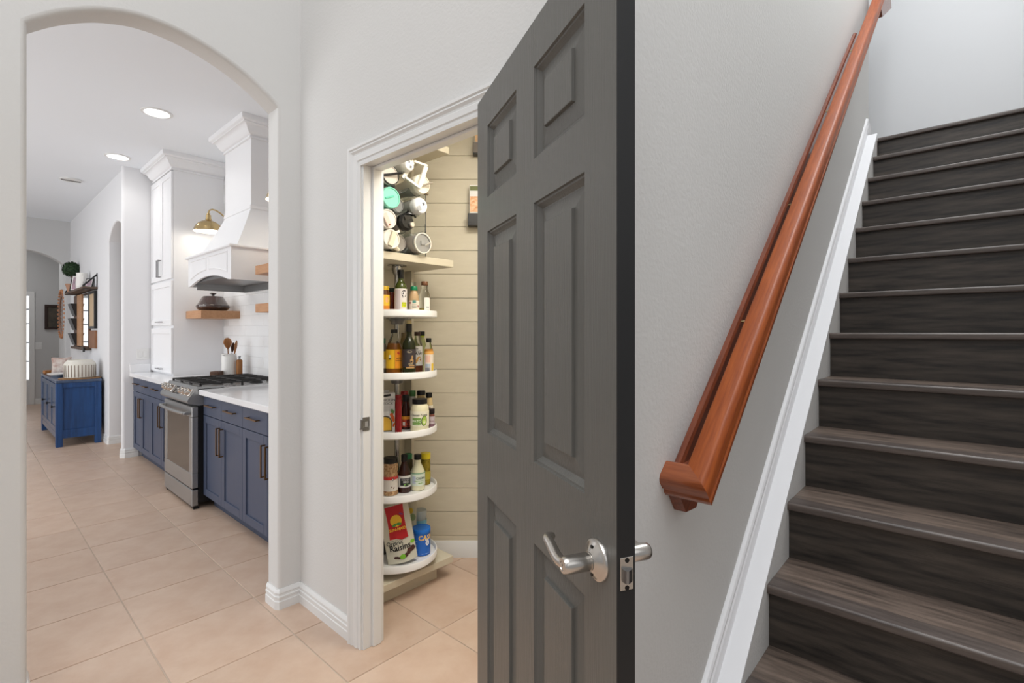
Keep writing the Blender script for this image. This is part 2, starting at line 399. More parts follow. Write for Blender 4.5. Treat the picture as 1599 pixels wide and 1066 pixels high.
# ---------------------------------------------------------------- six-panel door
DW, DH, DT = .794, 2.058, .035
door = thing('door_1', 'open grey six-panel pantry door with a satin nickel lever', None, (1.082, 1.126, .010), math.atan2(-.8886, -.4587)); door['kind'] = 'structure'
US = [(.100, .336), (.448, .686)]; ZS = [(.22, .868), (1.053, 1.643), (1.743, 1.953)]
def grid_with_holes(mb, y, flip):
    us = [0]+[a for p in US for a in p]+[DW]; zs = [0]+[a for p in ZS for a in p]+[DH]
    for i in range(len(us)-1):
        for j in range(len(zs)-1):
            if (us[i], us[i+1]) in US and (zs[j], zs[j+1]) in ZS: continue
            mb.add([(us[i], y, zs[j]), (us[i+1], y, zs[j]), (us[i+1], y, zs[j+1]), (us[i], y, zs[j+1])], [(0, 1, 2, 3)])
mb = MB()
def loops(mb, u0, u1, z0, z1, seq, y0, sg, mi=0, close=False):
    vs = []; fs = []
    for o, d in seq:
        y = y0+sg*d; vs += [(u0+o, y, z0+o), (u1-o, y, z0+o), (u1-o, y, z1-o), (u0+o, y, z1-o)]
    for k in range(len(seq)-1):
        for i in range(4): i2 = (i+1) % 4; fs.append((k*4+i, k*4+i2, (k+1)*4+i2, (k+1)*4+i))
    if close: b = (len(seq)-1)*4; fs.append((b, b+1, b+2, b+3))
    mb.add(vs, fs, mi)
STICK = [(0, 0), (.002, .005), (.006, .0055), (.011, .011), (.016, .0150), (.022, .0150)]
for y0, sg in ((0, 1), (DT, -1)):
    grid_with_holes(mb, y0, sg < 0)
    for u in US:
        for z in ZS: loops(mb, u[0], u[1], z[0], z[1], STICK, y0, sg, 0, True)
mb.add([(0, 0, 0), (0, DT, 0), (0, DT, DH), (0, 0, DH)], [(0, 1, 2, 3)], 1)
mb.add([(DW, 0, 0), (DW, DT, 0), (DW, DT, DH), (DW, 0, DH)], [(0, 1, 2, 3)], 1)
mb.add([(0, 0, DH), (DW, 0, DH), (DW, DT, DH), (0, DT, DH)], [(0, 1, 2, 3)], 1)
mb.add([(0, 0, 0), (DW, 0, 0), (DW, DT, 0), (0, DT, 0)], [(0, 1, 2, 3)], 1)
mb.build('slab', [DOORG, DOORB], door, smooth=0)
for u in US:
    for z in ZS:
        mb = MB()
        for y0, sg in ((0, 1), (DT, -1)):
            loops(mb, u[0]+.019, u[1]-.019, z[0]+.019, z[1]-.019, [(0, .0151), (.001, .0146), (.034, .0085), (.0355, .0018), (.037, .0010)], y0, sg, 0, True)
        mb.build('panel', DOORG, door, smooth=0)
# lever sets: origin of each at the rosette centre
def lever_set(name, y0, sg):
    xf = Matrix.Translation((DW-.060, y0, .953)) @ (Matrix.Identity(4) if sg < 0 else Matrix.Rotation(PI, 4, 'X'))
    # local: -y points away from the door face
    rot = Matrix.Rotation(PI/2, 4, 'X')                             # lathe z -> -y
    mb = MB(xf @ rot); mb.lathe([(.0365, 0), (.0365, .003), (.035, .0055), (.031, .007), (.0295, .0085), (.017, .0155), (.0155, .0165), (.0155, .018)], 40)
    ro = mb.build('rosette', NICKEL, door)
    mb = MB(xf @ rot); mb.lathe([(.0145, .017), (.0145, .020), (.0155, .022), (.0155, .060), (.0145, .066), (.0125, .069), (.008, .0695), (.0075, .0682), (.0005, .068)], 28)
    mb.build('hub', NICKEL, door)
    lv = MB(xf)
    k = -1
    pth = [(-.004, -.058, 0), (-.022, -.0605, -.003), (-.045, -.060, .000), (-.070, -.058, .008), (-.088, -.056, .011), (-.099, -.049, .010), (-.105, -.040, .007)]
    q = []
    for i in range(len(pth)-1):
        a, b = Vector(pth[i]), Vector(pth[i+1]); p0 = Vector(pth[max(i-1, 0)]); p3 = Vector(pth[min(i+2, len(pth)-1)])
        for s_ in range(4):
            t = s_/4; q.append(.5*((2*a)+(-p0+b)*t+(2*p0-5*a+4*b-p3)*t*t+(-p0+3*a-3*b+p3)*t**3))
    q.append(Vector(pth[-1]))
    R = [.0115-.0025*min(1, i/len(q)*1.6) for i in range(len(q))]
    if sg > 0: q = [Vector((v.x, v.y, -v.z)) for v in q]
    lv.tube(q, R, 12, sq=(1, .8)).build('lever', NICKEL, door)
    if sg < 0:
        mb = MB(xf @ rot)
        for zz in (.024, -.024): mb.lathe([(.0030, .0115), (.0030, .0135), (.001, .0136)], 12, (0, zz, 0))
        mb.build('screw', DARKM, ro)
lever_set('lever', 0, -1); lever_set('lever', DT, 1)
mb = MB().box(DW-.0005, DW+.0018, .006, .031, .953-.027, .953+.027, .0006)
lp = mb.build('latch_plate', NICKEL, door, smooth=0)
pl = [(.011, -.0105), (.027, -.0105), (.027, .0105), (.011, .0105)]
mb = MB().prism([(DW, .010), (DW+.010, .012), (DW+.0115, .016), (DW+.004, .0275), (DW, .0275)], XY, .953-.0125, .953+.0085); mb.build('latch_bolt', STEELD, lp, smooth=20)
mb = MB(Matrix.Translation((DW+.0018, .0185, 0)) @ Matrix.Rotation(PI/2, 4, 'Y'))
for zz in (.953-.023, .953+.022): mb.lathe([(.004, 0), (.004, .0006), (.0012, .0003)], 12, (-zz, 0, 0))
mb.build('screw', DARKM, lp)
for zz in (.22, 1.03, 1.85):
    mb = MB().lathe([(.007, -.045), (.007, .045), (.004, .049)], 12, (-.004, DT+.006, zz)).box(-.0015, .0, .004, DT, zz-.045, zz+.045)
    mb.build('hinge', NICKEL, door)

# ---------------------------------------------------------------- staircase
ST = thing('staircase', 'dark grey-brown wood plank staircase rising to the right', 'staircase', (1.187, 0, 0))
rt, rr = .2384, .1934
Y0, Y1 = -.549, YL-.0005
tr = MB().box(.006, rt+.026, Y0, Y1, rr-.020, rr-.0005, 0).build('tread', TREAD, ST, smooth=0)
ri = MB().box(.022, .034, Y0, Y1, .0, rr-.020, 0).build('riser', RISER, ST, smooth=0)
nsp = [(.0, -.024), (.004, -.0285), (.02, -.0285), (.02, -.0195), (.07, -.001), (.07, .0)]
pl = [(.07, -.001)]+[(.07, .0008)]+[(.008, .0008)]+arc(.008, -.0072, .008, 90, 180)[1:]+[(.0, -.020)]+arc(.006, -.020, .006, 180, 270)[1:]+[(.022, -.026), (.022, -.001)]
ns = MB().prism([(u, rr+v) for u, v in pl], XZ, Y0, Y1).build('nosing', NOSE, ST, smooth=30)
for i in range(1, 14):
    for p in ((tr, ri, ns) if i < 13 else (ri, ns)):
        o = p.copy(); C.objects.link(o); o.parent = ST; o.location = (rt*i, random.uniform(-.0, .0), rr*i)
mb = MB().box(4.325, 5.3, -.55, 2.4, 2.50, 2.702); struct(mb.build('floor_upper', TREAD, smooth=0), 'upper landing floor at the stair top')
# carcass under the steps
pl = [(1.30, 0), (4.29, 0), (4.29, 2.38)]
mb = MB().prism(pl, XZ, -.49, .40); struct(mb.build('wall_understair', WALL, smooth=0), 'closed underside of the stairs')
# sloping ledge along the wall: painted side, white cap and a moulding standing on it
def capz(x): return .609+.8175*(x-1.664)
xa, xb = 1.0, 4.262
mb = MB().prism([(xa, 0), (1.34, 0), (xb, 2.36), (xb, capz(xb)-.010), (xa, capz(xa)-.010)], XZ, YL, YW+.01); struct(mb.build('wall_stair_ledge', WALL, smooth=0), 'grey painted side of the sloping ledge where the steps meet the wall')
mb = MB().prism([(xa, capz(xa)-.010), (xb, capz(xb)-.010), (xb, capz(xb)), (xa, capz(xa))], XZ, YL-.0015, YW); struct(mb.build('trim_2', SKIRT, smooth=0), 'broad white sloping cap board along the left end of the steps')
prs = [(0, 0), (.012, 0), (.012, .050), (.008, .056), (.008, .078), (.014, .086), (.015, .094), (.011, .102), (.005, .106), (0, .106)]   # proud, up
vs = [(x, YW-u, capz(x)+v) for x in (xa, xb+.03) for u, v in prs]; n = len(prs)
struct(MB().add(vs, [(k, (k+1) % n, n+(k+1) % n, n+k) for k in range(n)]+[list(range(n))[::-1], list(range(n, 2*n))]).build('trim_3', SKIRT, smooth=20), 'white sloping base moulding on the stair wall above the cap board')
mb = MB().box(xb+.03, 4.447, YW-.014, YW, 2.703, 2.845, .003).box(4.435, 4.449, YW-.014, .60, 2.703, 2.845, .003)
struct(mb.build('baseboard_landing', SKIRT, smooth=0), 'short white baseboard turning the corner at the stair top')

# ---------------------------------------------------------------- handrail
HR = thing('handrail', 'reddish oak handrail with returned lower end on the stair wall', 'handrail', (1.09, .46, 1.02))
DS = Vector((.766, 0, .643)); DN = Vector((-.643, 0, .766))
ox = Vector((1.09, .46, 1.02)); s0 = 1.474; 
def fr(s_, y, n_): return DS*s_+DN*n_+Vector((0, y, 0))-ox
# rail profile in (y, n): rounded top
def rail_prof(c=.0):
    yo, yi, nt, nb = .410, .469, .100, .036
    return [(yi, nb+.006), (yi, nb+.016), (yi-.004, nb+.020), (yi-.004, nb+.026), (yi, nb+.030)]+[(yi-.010+.010*math.cos(a), nt-.010+.010*math.sin(a)) for a in (0, PI/6, PI/3, PI/2)]+\
           [(yo+.016-.016*math.sin(a), nt-.016+.016*math.cos(a)) for a in (0, PI/8, PI/4, 3*PI/8, PI/2)]+[(yo, nb+.030), (yo+.004, nb+.026), (yo+.004, nb+.020), (yo, nb+.016), (yo, nb+.006), (yo+.005, nb), (yi-.005, nb)]
RP = rail_prof(); n = len(RP)
yo = .410
mb = MB(); vs = []
for k, s_ in enumerate((None, 6.3)):
    for y, nn in RP:
        vs.append(fr(s0+(y-yo) if s_ is None else s_, y, nn))     # mitre at the lower end
fs = [(k, (k+1) % n, n+(k+1) % n, n+k) for k in range(n)]+[list(range(n))[::-1], list(range(n, 2*n))]
mb.add(vs, fs).build('rail', RAILW, HR, smooth=40)
mb = MB(); vs = []
for k in (0, 1):
    for y, nn in RP:
        vs.append(fr(s0+(y-yo), y if k == 0 else YW, nn))          # return to the wall, mitred against the rail
fs = [(k, (k+1) % n, n+(k+1) % n, n+k) for k in range(n)]+[list(range(n))[::-1], list(range(n, 2*n))]
mb.add(vs, fs).build('rail_return', mat('red_oak_return', (160, 88, 50), .27, var=(9, .8, (14, 1, 14)), col2=(120, 58, 32), coat=.5), HR, smooth=40)
mb = MB(); vs = []
lp_ = [(YW-.001, -.03), (YW-.020, -.03), (YW-.020, .056), (YW-.015, .063), (YW-.001, .063)]
for s_ in (s0+.060, 4.93):
    for y, nn in lp_: vs.append(fr(s_, y, nn))
n5 = len(lp_); mb.add(vs, [(k, (k+1) % n5, n5+(k+1) % n5, n5+k) for k in range(n5)]+[list(range(n5))[::-1], list(range(n5, 2*n5))]).build('wall_strip', RAILD, HR, smooth=0)
mb = MB(); pl = [(1.09, 1.013), (1.13, 1.045), (1.245, 1.05), (1.234, .954), (1.207, .930), (1.148, .934)]
mb.prism([(u-ox.x, v-ox.z) for u, v in pl], XZ, .487-ox.y, YW-.001-ox.y).build('wedge_bracket', RAILD, HR, smooth=0)
mb = MB(); pl = [(s0+2.98, .185), (s0+3.12, .185), (s0+3.12, .10), (s0+3.06, .085)]
pl = [(5.56, .038), (5.61, -.058), (6.28, -.17), (6.29, .038)]
vs = [fr(u, y, v) for y in (.428, .466) for u, v in pl]
mb.add(vs, [(0, 1, 2, 3), (7, 6, 5, 4)]+[(i, (i+1) % 4, 4+(i+1) % 4, 4+i) for i in range(4)]).build('end_bracket', RAILD, HR, smooth=0)
for s_ in (2.1, 2.8, 3.7, 4.6):
    mb = MB(); mb.tube([fr(s_, .46, .052), fr(s_, YW-.01, .052)], .0035, 8).tube([fr(s_, .478, .052), fr(s_, .484, .052)], .006, 8)
    mb.build('screw', BRASS, HR)
# ================================================================ kitchen
def shaker(mb, y0, y1, z0, z1, x, st=.055, t=.02, dp=.009):
    """shaker front facing -x with its face at x: frame and recessed panel"""
    mb.box(x, x+t, y0, y0+st, z0, z1, .0015).box(x, x+t, y1-st, y1, z0, z1, .0015)
    mb.box(x, x+t, y0+st, y1-st, z0, z0+st, .0015).box(x, x+t, y0+st, y1-st, z1-st, z1, .0015)
    mb.box(x+dp, x+t-.001, y0+st-.002, y1-st+.002, z0+st-.002, z1-st+.002)
    return mb
def pull(mb, x, y, z, ln, vert, r=.005, out=.030):
    a = ln/2
    if vert:
        mb.box(x-out, x-out+.009, y-.005, y+.005, z-a, z+a, .001)
        for s_ in (-1, 1): mb.box(x-out+.004, x, y-.004, y+.004, z+s_*(a-.004)-.004, z+s_*(a-.004)+.004)
    else:
        mb.box(x-out, x-out+.009, y-a, y+a, z-.005, z+.005, .001)
        for s_ in (-1, 1): mb.box(x-out+.004, x, y+s_*(a-.012)-.004, y+s_*(a-.012)+.004, z-.004, z+.004)
    return mb
XF = 1.255
def base_cabinet(name, label, y0, y1, cols, doors=True, handed=None):
    t = thing(name, label, 'cabinet', (1.57, (y0+y1)/2, 0))
    def bl(mb, nm, m, par=t, **k):
        o = mb.build(nm, m, par if par is not t else t, **k); return o
    off = Matrix.Translation((-1.57, -(y0+y1)/2, 0))
    bl(MB(off).box(XF+.021, 1.89, y0+.001, y1-.001, .10, .873), 'carcass', BLUE, smooth=0)
    bl(MB(off).box(XF+.075, 1.88, y0+.001, y1-.001, 0, .10), 'toe_kick', BLUED, smooth=0)
    g = .0016
    for k, (a, b, side) in enumerate(cols):
        d = bl(MB(off).box(XF, XF+.02, a+g, b-g, .722, .871, .0015), 'drawer', BLUE, smooth=0)
        pull(MB(off), XF, (a+b)/2, .803, .185 if b-a > .3 else .13, False).build('drawer_pull', BRONZE, d, smooth=0)
        e = bl(shaker(MB(off), a+g, b-g, .103, .717, XF), 'door', BLUE, smooth=0)
        yy = a+.032 if side < 0 else b-.032
        pull(MB(off), XF, yy, .565, .20, True).build('door_pull', BRONZE, e, smooth=0)
    return t
base_cabinet('base_cabinet', 'navy blue two-door base cabinet right next to the range', 3.557, 4.355, [(3.957, 4.355, -1), (3.557, 3.957, 1)])
base_cabinet('base_cabinet', 'navy blue base cabinet nearest the big arch, cut off by its right foot', 2.757, 3.557, [(3.157, 3.557, -1), (2.757, 3.157, 1)])
base_cabinet('base_cabinet', 'navy blue base cabinet beyond the range, next to the rounded wall end', 5.965, 6.695, [(6.33, 6.695, -1), (5.965, 6.33, 1)])
base_cabinet('base_cabinet', 'navy blue base cabinet partly hidden behind the far side of the range', 5.13, 5.965, [(5.548, 5.965, -1), (5.13, 5.548, 1)])
ct = MB().box(1.222, 1.893, 2.64, 4.352, .8745, .915, .003).build('countertop', QUARTZ, smooth=0); tag(ct, 'white quartz countertop on the near side of the range', 'countertop')
ct = MB().box(1.222, 1.893, 5.128, 6.698, .8745, .915, .003).build('countertop', QUARTZ, smooth=0); tag(ct, 'white quartz countertop beyond the range, under the tall white cabinet', 'countertop')
tag(MB().box(1.222, 1.410, 6.680, 6.698, .9152, 1.005, .002).build('upstand', QUARTZ, smooth=0), 'low white quartz upstand along the wall behind the far counter', 'upstand')

# ---- range
STEELC = mat('cooktop_steel', (214, 214, 214), .25, .7)
RG = thing('range', 'stainless steel slide-in gas range with black grates', 'range', (1.5, 4.74, 0)); off = Matrix.Translation((-1.5, -4.74, 0))
ry0, ry1, rx = 4.359, 5.123, 1.178
MB(off).box(1.222, 1.86, ry0+.003, ry1-.003, .045, .905).build('body', BLACK, RG, smooth=0)
d = MB(off)
# oven door: frame around the window
d.box(rx, 1.222, ry0, ry1, .160, .275, .004).box(rx, 1.222, ry0, ry1, .705, .785, .004).box(rx, 1.222, ry0, ry0+.075, .275, .705, .004).box(rx, 1.222, ry1-.075, ry1, .275, .705, .004)
od = d.build('oven_door', STEEL, RG, smooth=0)
MB(off).box(rx+.003, 1.218, ry0+.07, ry1-.07, .27, .71).build('window', OVENG, od, smooth=0)
mb = MB(off); yc = (ry0+ry1)/2; pth = []
for k in range(17):
    u = -1+2*k/16; pth.append((rx-.052+.014*u*u, yc+u*.335, .735))
mb.tube(pth, .0125, 10)
for s_ in (-1, 1): mb.box(rx-.045, rx+.002, yc+s_*.335-.014, yc+s_*.335+.014, .722, .748, .004)
mb.build('handle', STEEL, od)
MB(off).box(rx, 1.222, ry0, ry1, .025, .150, .004).build('drawer', STEEL, RG, smooth=0)
MB(off).box(rx+.006, 1.22, ry0+.002, ry1-.002, .148, .162).build('drawer_gap', BLACKG, RG, smooth=0)
MB(off).box(rx+.01, 1.222, ry0+.004, ry1-.004, .012, .027).build('kick_strip', BLACK, RG, smooth=0)
for fx, fy in ((rx+.012, ry0+.004), (rx+.012, ry1-.05), (1.78, ry0+.004), (1.78, ry1-.05)): MB(off).box(fx, fx+.04, fy, fy+.046, 0, .046 if fx > 1.5 else .0125, .002).build('foot', BLACK, RG, smooth=0)
pl = [(1.228, .935), (1.216, .936), (1.150, .840), (1.148, .828), (1.156, .812), (1.226, .792), (1.40, .80), (1.40, .935)]
cp_ = MB(off).prism(pl, XZ, ry0-.004, ry1+.004).build('control_panel', STEEL, RG, smooth=0)
dirp = Vector((1.150-1.216, 0, .840-.936)).normalized(); nrm = Vector((-.824, 0, .566))
cpt = Vector((1.183, 0, .888))
def onpanel(y, s_=0): p = cpt-dirp*s_; return Vector((p.x, y, p.z))
p0 = onpanel(yc); rot = nrm.to_track_quat('Z', 'Y').to_matrix().to_4x4()
mb = MB(off @ Matrix.Translation(p0) @ rot); mb.box(-.028, .028, -.06, .06, -.001, .0015) if False else None
q = MB(off); q.add([onpanel(yc-.085, .03)+nrm*.001, onpanel(yc+.085, .03)+nrm*.001, onpanel(yc+.085, -.034)+nrm*.001, onpanel(yc-.085, -.034)+nrm*.001], [(0, 1, 2, 3)])
q.build('display', BLACKG, cp_, smooth=0)
for k, dy in enumerate((-.32, -.235, -.15, .15, .235, .32)):
    mb = MB(off @ Matrix.Translation(onpanel(yc+dy, 0)) @ rot)
    mb.lathe([(.034, 0), (.034, .004), (.028, .007), (.026, .032), (.023, .036)], 20).box(-.024, .024, -.007, .007, .030, .048, .002)
    mb.build('knob', NICKEL, cp_)
tp = MB(off).box(1.215, 1.865, ry0-.004, ry1+.004, .905, .922, .003).build('cooktop', STEELC, RG, smooth=0)
for gy0, gy1 in ((ry0+.012, ry0+.258), (ry0+.262, ry0+.502), (ry0+.506, ry1-.012)):
    mb = MB(off); gx0, gx1 = 1.235, 1.85; z = .958; b = .007
    for y in (gy0, gy1-.014): mb.box(gx0, gx1, y, y+.012, z-.011, z, .002)
    for x in (gx0, gx1-.014): mb.box(x, x+.012, gy0, gy1, z-.011, z, .002)
    mid = (gy0+gy1)/2
    mb.box(gx0, gx1, mid-.005, mid+.005, z-.010, z+.002, .002)
    for x in (1.39, 1.54, 1.695): mb.box(x-.005, x+.005, gy0, gy1, z-.010, z+.002, .002)
    for x in (gx0+.007, gx1-.007, (gx0+gx1)/2):
        for y in (gy0+.007, gy1-.007): mb.box(x-.007, x+.007, y-.007, y+.007, .922, z-.01)
    mb.build('grate', IRON, RG, smooth=0)
    for x in (1.39, 1.695):
        MB(off).lathe([(.05, .922), (.048, .932), (.036, .933), (.036, .940), (.030, .943)], 20, (x, mid, 0)).build('burner', IRON, RG)

# ---- tall white cabinet standing on the counter
TC = thing('tall_cabinet', 'tall white cabinet standing on the far counter up to the ceiling', 'cabinet', (1.65, 6.29, .9155)); off = Matrix.Translation((-1.65, -6.29, -.9155))
tx, ty0, ty1 = 1.412, 5.892, 6.690
MB(off).box(tx+.021, 1.893, ty0, ty1, .9155, 3.03).build('carcass', CAB, TC, smooth=0)
ym = (ty0+ty1)/2
for a, b, s_ in ((ty0+.003, ym-.0015, 1), (ym+.0015, ty1-.003, -1)):
    e = shaker(MB(off), a, b, 1.895, 2.975, tx, .058).build('door', CAB, TC, smooth=0)
    pull(MB(off), tx, (b-.03) if s_ > 0 else (a+.03), 2.02, .18, True, out=.034).build('door_pull', STEELD, e, smooth=0)
for z0_, z1_ in ((1.425, 1.875), (.935, 1.395)):
    e = shaker(MB(off), ty0+.003, ty1-.003, z0_, z1_, tx, .058).build('lift_door', CAB, TC, smooth=0)
    pull(MB(off), tx, ym, z0_+.035, .19, False, out=.03).build('door_pull', STEELD, e, smooth=0)
def crown(mb, xf_, y0, y1, xb, zb=2.985, zt=3.1395, pr=.105):
    """crown moulding round the front (-x) and the near (-y) side, and the far (+y) side when free"""
    prof = [(0, 0), (.014, 0), (.017, .004), (.014, .016), (.009, .018), (.010, .024), (.020, .028), (.030, .036), (.041, .050), (.049, .066), (.055, .080), (.064, .091), (.076, .097), (.086, .099), (.086, .107), (.095, .110), (.104, .117), (.108, .127), (.108, zt-zb), (0, zt-zb)]
    path = [((xb, y1), (0, 1)), ((xf_, y1), (-1, 1)), ((xf_, y0), (-1, -1)), ((xb, y0), (0, -1))]
    vs = [(x+ox_*u, y+oy_*u, zb+v) for (x, y), (ox_, oy_) in path for u, v in prof]; n = len(prof)
    fs = [(i*n+k, i*n+(k+1) % n, (i+1)*n+(k+1) % n, (i+1)*n+k) for i in range(3) for k in range(n)]
    return mb.add(vs, fs)
mb = MB(off); prof = None
crown(mb, tx+.012, ty0, 6.698-.108, 1.893).build('crown', CAB, TC, smooth=30)

# ---- hood
HD = thing('range_hood', 'white wooden range hood with arched valance and tapered chimney', 'range hood', (1.62, 4.74, 1.77)); off = Matrix.Translation((-1.62, -4.74, -1.77))
hx, hy0, hy1 = 1.40, 4.198, 5.284
MB(off).box(1.633, 1.893, 4.437, 5.043, 2.40, 3.0).build('chimney', CAB, HD, smooth=0)
crown(MB(off), 1.633, 4.437, 5.043, 1.893).build('crown', CAB, HD, smooth=25)
mb = MB(off); mb.box(1.622, 1.893, 4.426, 5.054, 2.395, 2.425, .004); mb.build('collar', CAB, HD, smooth=0)
mb = MB(off)
A = [(1.457, 4.262, 2.03), (1.457, 5.218, 2.03), (1.893, 5.218, 2.03), (1.893, 4.262, 2.03)]; B = [(1.633, 4.437, 2.40), (1.633, 5.043, 2.40), (1.893, 5.043, 2.40), (1.893, 4.437, 2.40)]
# concave flare built in steps
rings = []
for k in range(9):
    t = k/8; e = t+.028*math.sin(PI*t); rings.append([tuple(a[i]+(b[i]-a[i])*(e if i < 2 else t) for i in range(3)) for a, b in zip(A, B)])
vs = [p for r_ in rings for p in r_]; fs = [(k*4+i, k*4+(i+1) % 4, k*4+4+(i+1) % 4, k*4+4+i) for k in range(8) for i in range(4)]
mb.add(vs, fs).build('taper', CAB, HD, smooth=30)
MB(off).box(hx-.022, 1.893, hy0-.022, hy1+.022, 2.018, 2.038, .005).build('ledge', CAB, HD, smooth=0)
# apron with arched bottom
ap = MB(off); W_ = hy1-hy0
def arch_z(y, base=1.768, rise=.062, m=.06):
    u = (y-(hy0+hy1)/2)/(W_/2-m); return base+(rise*(1-u*u) if abs(u) < 1 else 0)
N_ = 28; ys = [hy0+W_*k/N_ for k in range(N_+1)]
pts = [(y, arch_z(y)) for y in ys]+[(hy1, 2.02), (hy0, 2.02)]
ap.prism(pts, YZ, hx, hx+.02)
ap.box(hx+.02, 1.893, hy0, hy0+.02, 1.768, 2.02).box(hx+.02, 1.893, hy1-.02, hy1, 1.768, 2.02)
apo = ap.build('apron', CAB, HD, smooth=0)
for y0_, y1_ in ((hy0+.075, (hy0+hy1)/2-.03), ((hy0+hy1)/2+.03, hy1-.075)):   # arched raised frames of the valance panels
    fr_ = []
    K_ = 12; inn = []
    top = 1.995; yy = [y0_+(y1_-y0_)*k/K_ for k in range(K_+1)]
    outer = [(y, arch_z(y, 1.82, .062)) for y in yy]+[(y1_, top), (y0_, top)]
    cy = (y0_+y1_)/2
    inner = [(cy+(y-cy)*.94, arch_z(y, 1.832, .062)) for y in yy]+[(cy+(y1_-cy)*.94, top-.012), (cy+(y0_-cy)*.94, top-.012)]
    n_ = len(outer); mbp = MB(off)
    vs = [(hx-.0005, *p) for p in outer]+[(hx-.007, *p) for p in [(cy+(p[0]-cy)*.97, p[1]*.5+q_[1]*.5) for p, q_ in zip(outer, inner)]]+[(hx-.001, *p) for p in inner]
    fs = [(k*n_+i, k*n_+(i+1) % n_, (k+1)*n_+(i+1) % n_, (k+1)*n_+i) for k in range(2) for i in range(n_)]+[list(range(2*n_, 3*n_))]
    mbp.add(vs, fs).build('panel_moulding', CAB, apo, smooth=0)
MB(off).box(hx+.03, 1.89, hy0+.03, hy1-.03, 1.80, 1.83).build('liner', STEELD, HD, smooth=0)
MB(off).box(1.86, 1.893, hy0+.03, hy1-.03, 1.742, 1.80).box(hx+.06, 1.86, hy1-.05, hy1-.03, 1.742, 1.80).build('liner_rim', STEEL, HD, smooth=0)

# ---- subway tile, each tile a piece of the kitchen wall
TLW, TLH = .30, .1005
proto = MB().box(1.8885, 1.8955, -TLW/2+.001, TLW/2-.001, .001, TLH-.001, .0012).build('subway_tile', STILE, wk, smooth=0)
MB().box(1.8915, 1.8955, 2.64, 5.892, .9155, 2.93).build('tile_grout', SGROUT, wk, smooth=0)
first = True
for r in range(20):
    for c in range(6):
        y = 5.74-c*TLW-(TLW/2 if r % 2 else 0); z = .916+r*TLH
        if r > 10 and y < 5.1: continue
        o = proto if first else proto.copy()
        if not first: C.objects.link(o); o.parent = wk
        first = False; o.location = (random.uniform(-.0004, .0004), y, z)

# ---- floating shelves
def oak_shelf(label, y0, y1, z0, z1):
    t = thing('floating_shelf', label, 'shelf', (1.715, (y0+y1)/2, z0)); o_ = Matrix.Translation((-1.715, -(y0+y1)/2, -z0))
    MB(o_).box(1.54, 1.888, y0, y1, z0, z1, .002).build('board', OAK, t, smooth=0)
    return t
oak_shelf('oak floating shelf left of the hood, holding the brown lidded pot', 5.415, 5.890, 1.490, 1.566)
oak_shelf('upper oak floating shelf right of the hood, half behind the arch', 3.35, 4.10, 1.803, 1.872)
oak_shelf('lower oak floating shelf right of the hood, half behind the arch', 3.35, 4.10, 1.508, 1.575)

# ---- sconces
def sconce(label, y, on):
    t = thing('wall_sconce', label, 'wall lamp', (1.89, y, 2.60)); o_ = Matrix.Translation((-1.89, -y, -2.60)); x = 1.665
    MB(o_).tube([(1.893, y, 2.47), (1.865, y, 2.47)], .055, 20).build('backplate', BRASS, t)
    pth = [(1.875, y, 2.47)]+[(1.865-.01*k, y, 2.47+.012*k) for k in range(1, 9)]
    pth = [(1.87, y, 2.47), (1.83, y, 2.515), (1.78, y, 2.56), (1.735, y, 2.585), (1.70, y, 2.59), (1.675, y, 2.578), (1.665, y, 2.555), (1.665, y, 2.53)]
    MB(o_).tube(pth, .0075, 10).build('arm', BRASS, t)
    MB(o_).lathe([(.012, .185), (.016, .182), (.013, .172), (.022, .165), (.024, .130), (.028, .126), (.028, .118), (.022, .112)], 24, (x, y, 2.362)).build('socket', BRASS, t)
    sh = MB(o_); prof = [(.024, .118), (.046, .106), (.060, .100), (.082, .088), (.108, .062), (.124, .032), (.130, .006), (.134, 0)]
    sh.lathe(prof, 40, (x, y, 2.362), 0, False); s1 = sh.build('shade', BRASS, t)
    inn = MB(o_); inn.lathe([(r_-.003 if i < 7 else r_-.001, z_-.001) for i, (r_, z_) in enumerate(prof)][::-1], 40, (x, y, 2.362), 0, False).build('shade_lining', mat('shade_lining', (250, 246, 236), .6), s1)
    MB(o_).lathe([(.002, .0), (.022, .006), (.030, .03), (.024, .055), (.014, .08)], 20, (x, y, 2.368)).build('bulb', mat('lamp_bulb', (255, 244, 224), .5, emit=6), t)
    point('sconce_light', (x, y, 2.36), 2.2, (1, .93, .82), .05)
sconce('brass dome wall lamp on a curved arm left of the hood', 5.62, True)
sconce('brass dome wall lamp right of the hood, mostly hidden by the arch', 3.865, True)

# ---- things on shelf and counter
t = thing('lidded_pot', 'glossy brown ceramic pot with domed lid on the oak shelf', 'pot', (1.70, 5.60, 1.566))
MB().lathe([(.10, 0), (.118, .004), (.142, .022), (.150, .040), (.150, .047), (.143, .05)], 40).build('base', BCER, t)
MB().lathe([(.146, .048), (.146, .055), (.138, .062), (.098, .135), (.088, .146), (.04, .15), (.0, .15)], 40).build('lid', BCER, t)
MB().lathe([(.012, .148), (.013, .165), (.030, .172), (.031, .178), (.018, .184), (.0, .185)], 24).build('knob', BCER, t)
MB().box(-.145, -.128, -.05, .05, .082, .100, .006).build('handle', BCER, t) if False else None
t = thing('utensil_crock', 'tall white ceramic utensil crock behind the range grates', 'crock', (1.728, 5.235, .915))
MB().lathe([(.060, 0), (.066, .006), (.067, .20), (.062, .222), (.066, .231), (.062, .233), (.056, .222), (.058, .02), (.0, .018)], 36).build('body', WCER, t)
MB().tube([(-.055, -.028, .215), (-.068, -.04, .222), (-.055, -.052, .215)], .004, 8).build('clasp', STEEL, t)
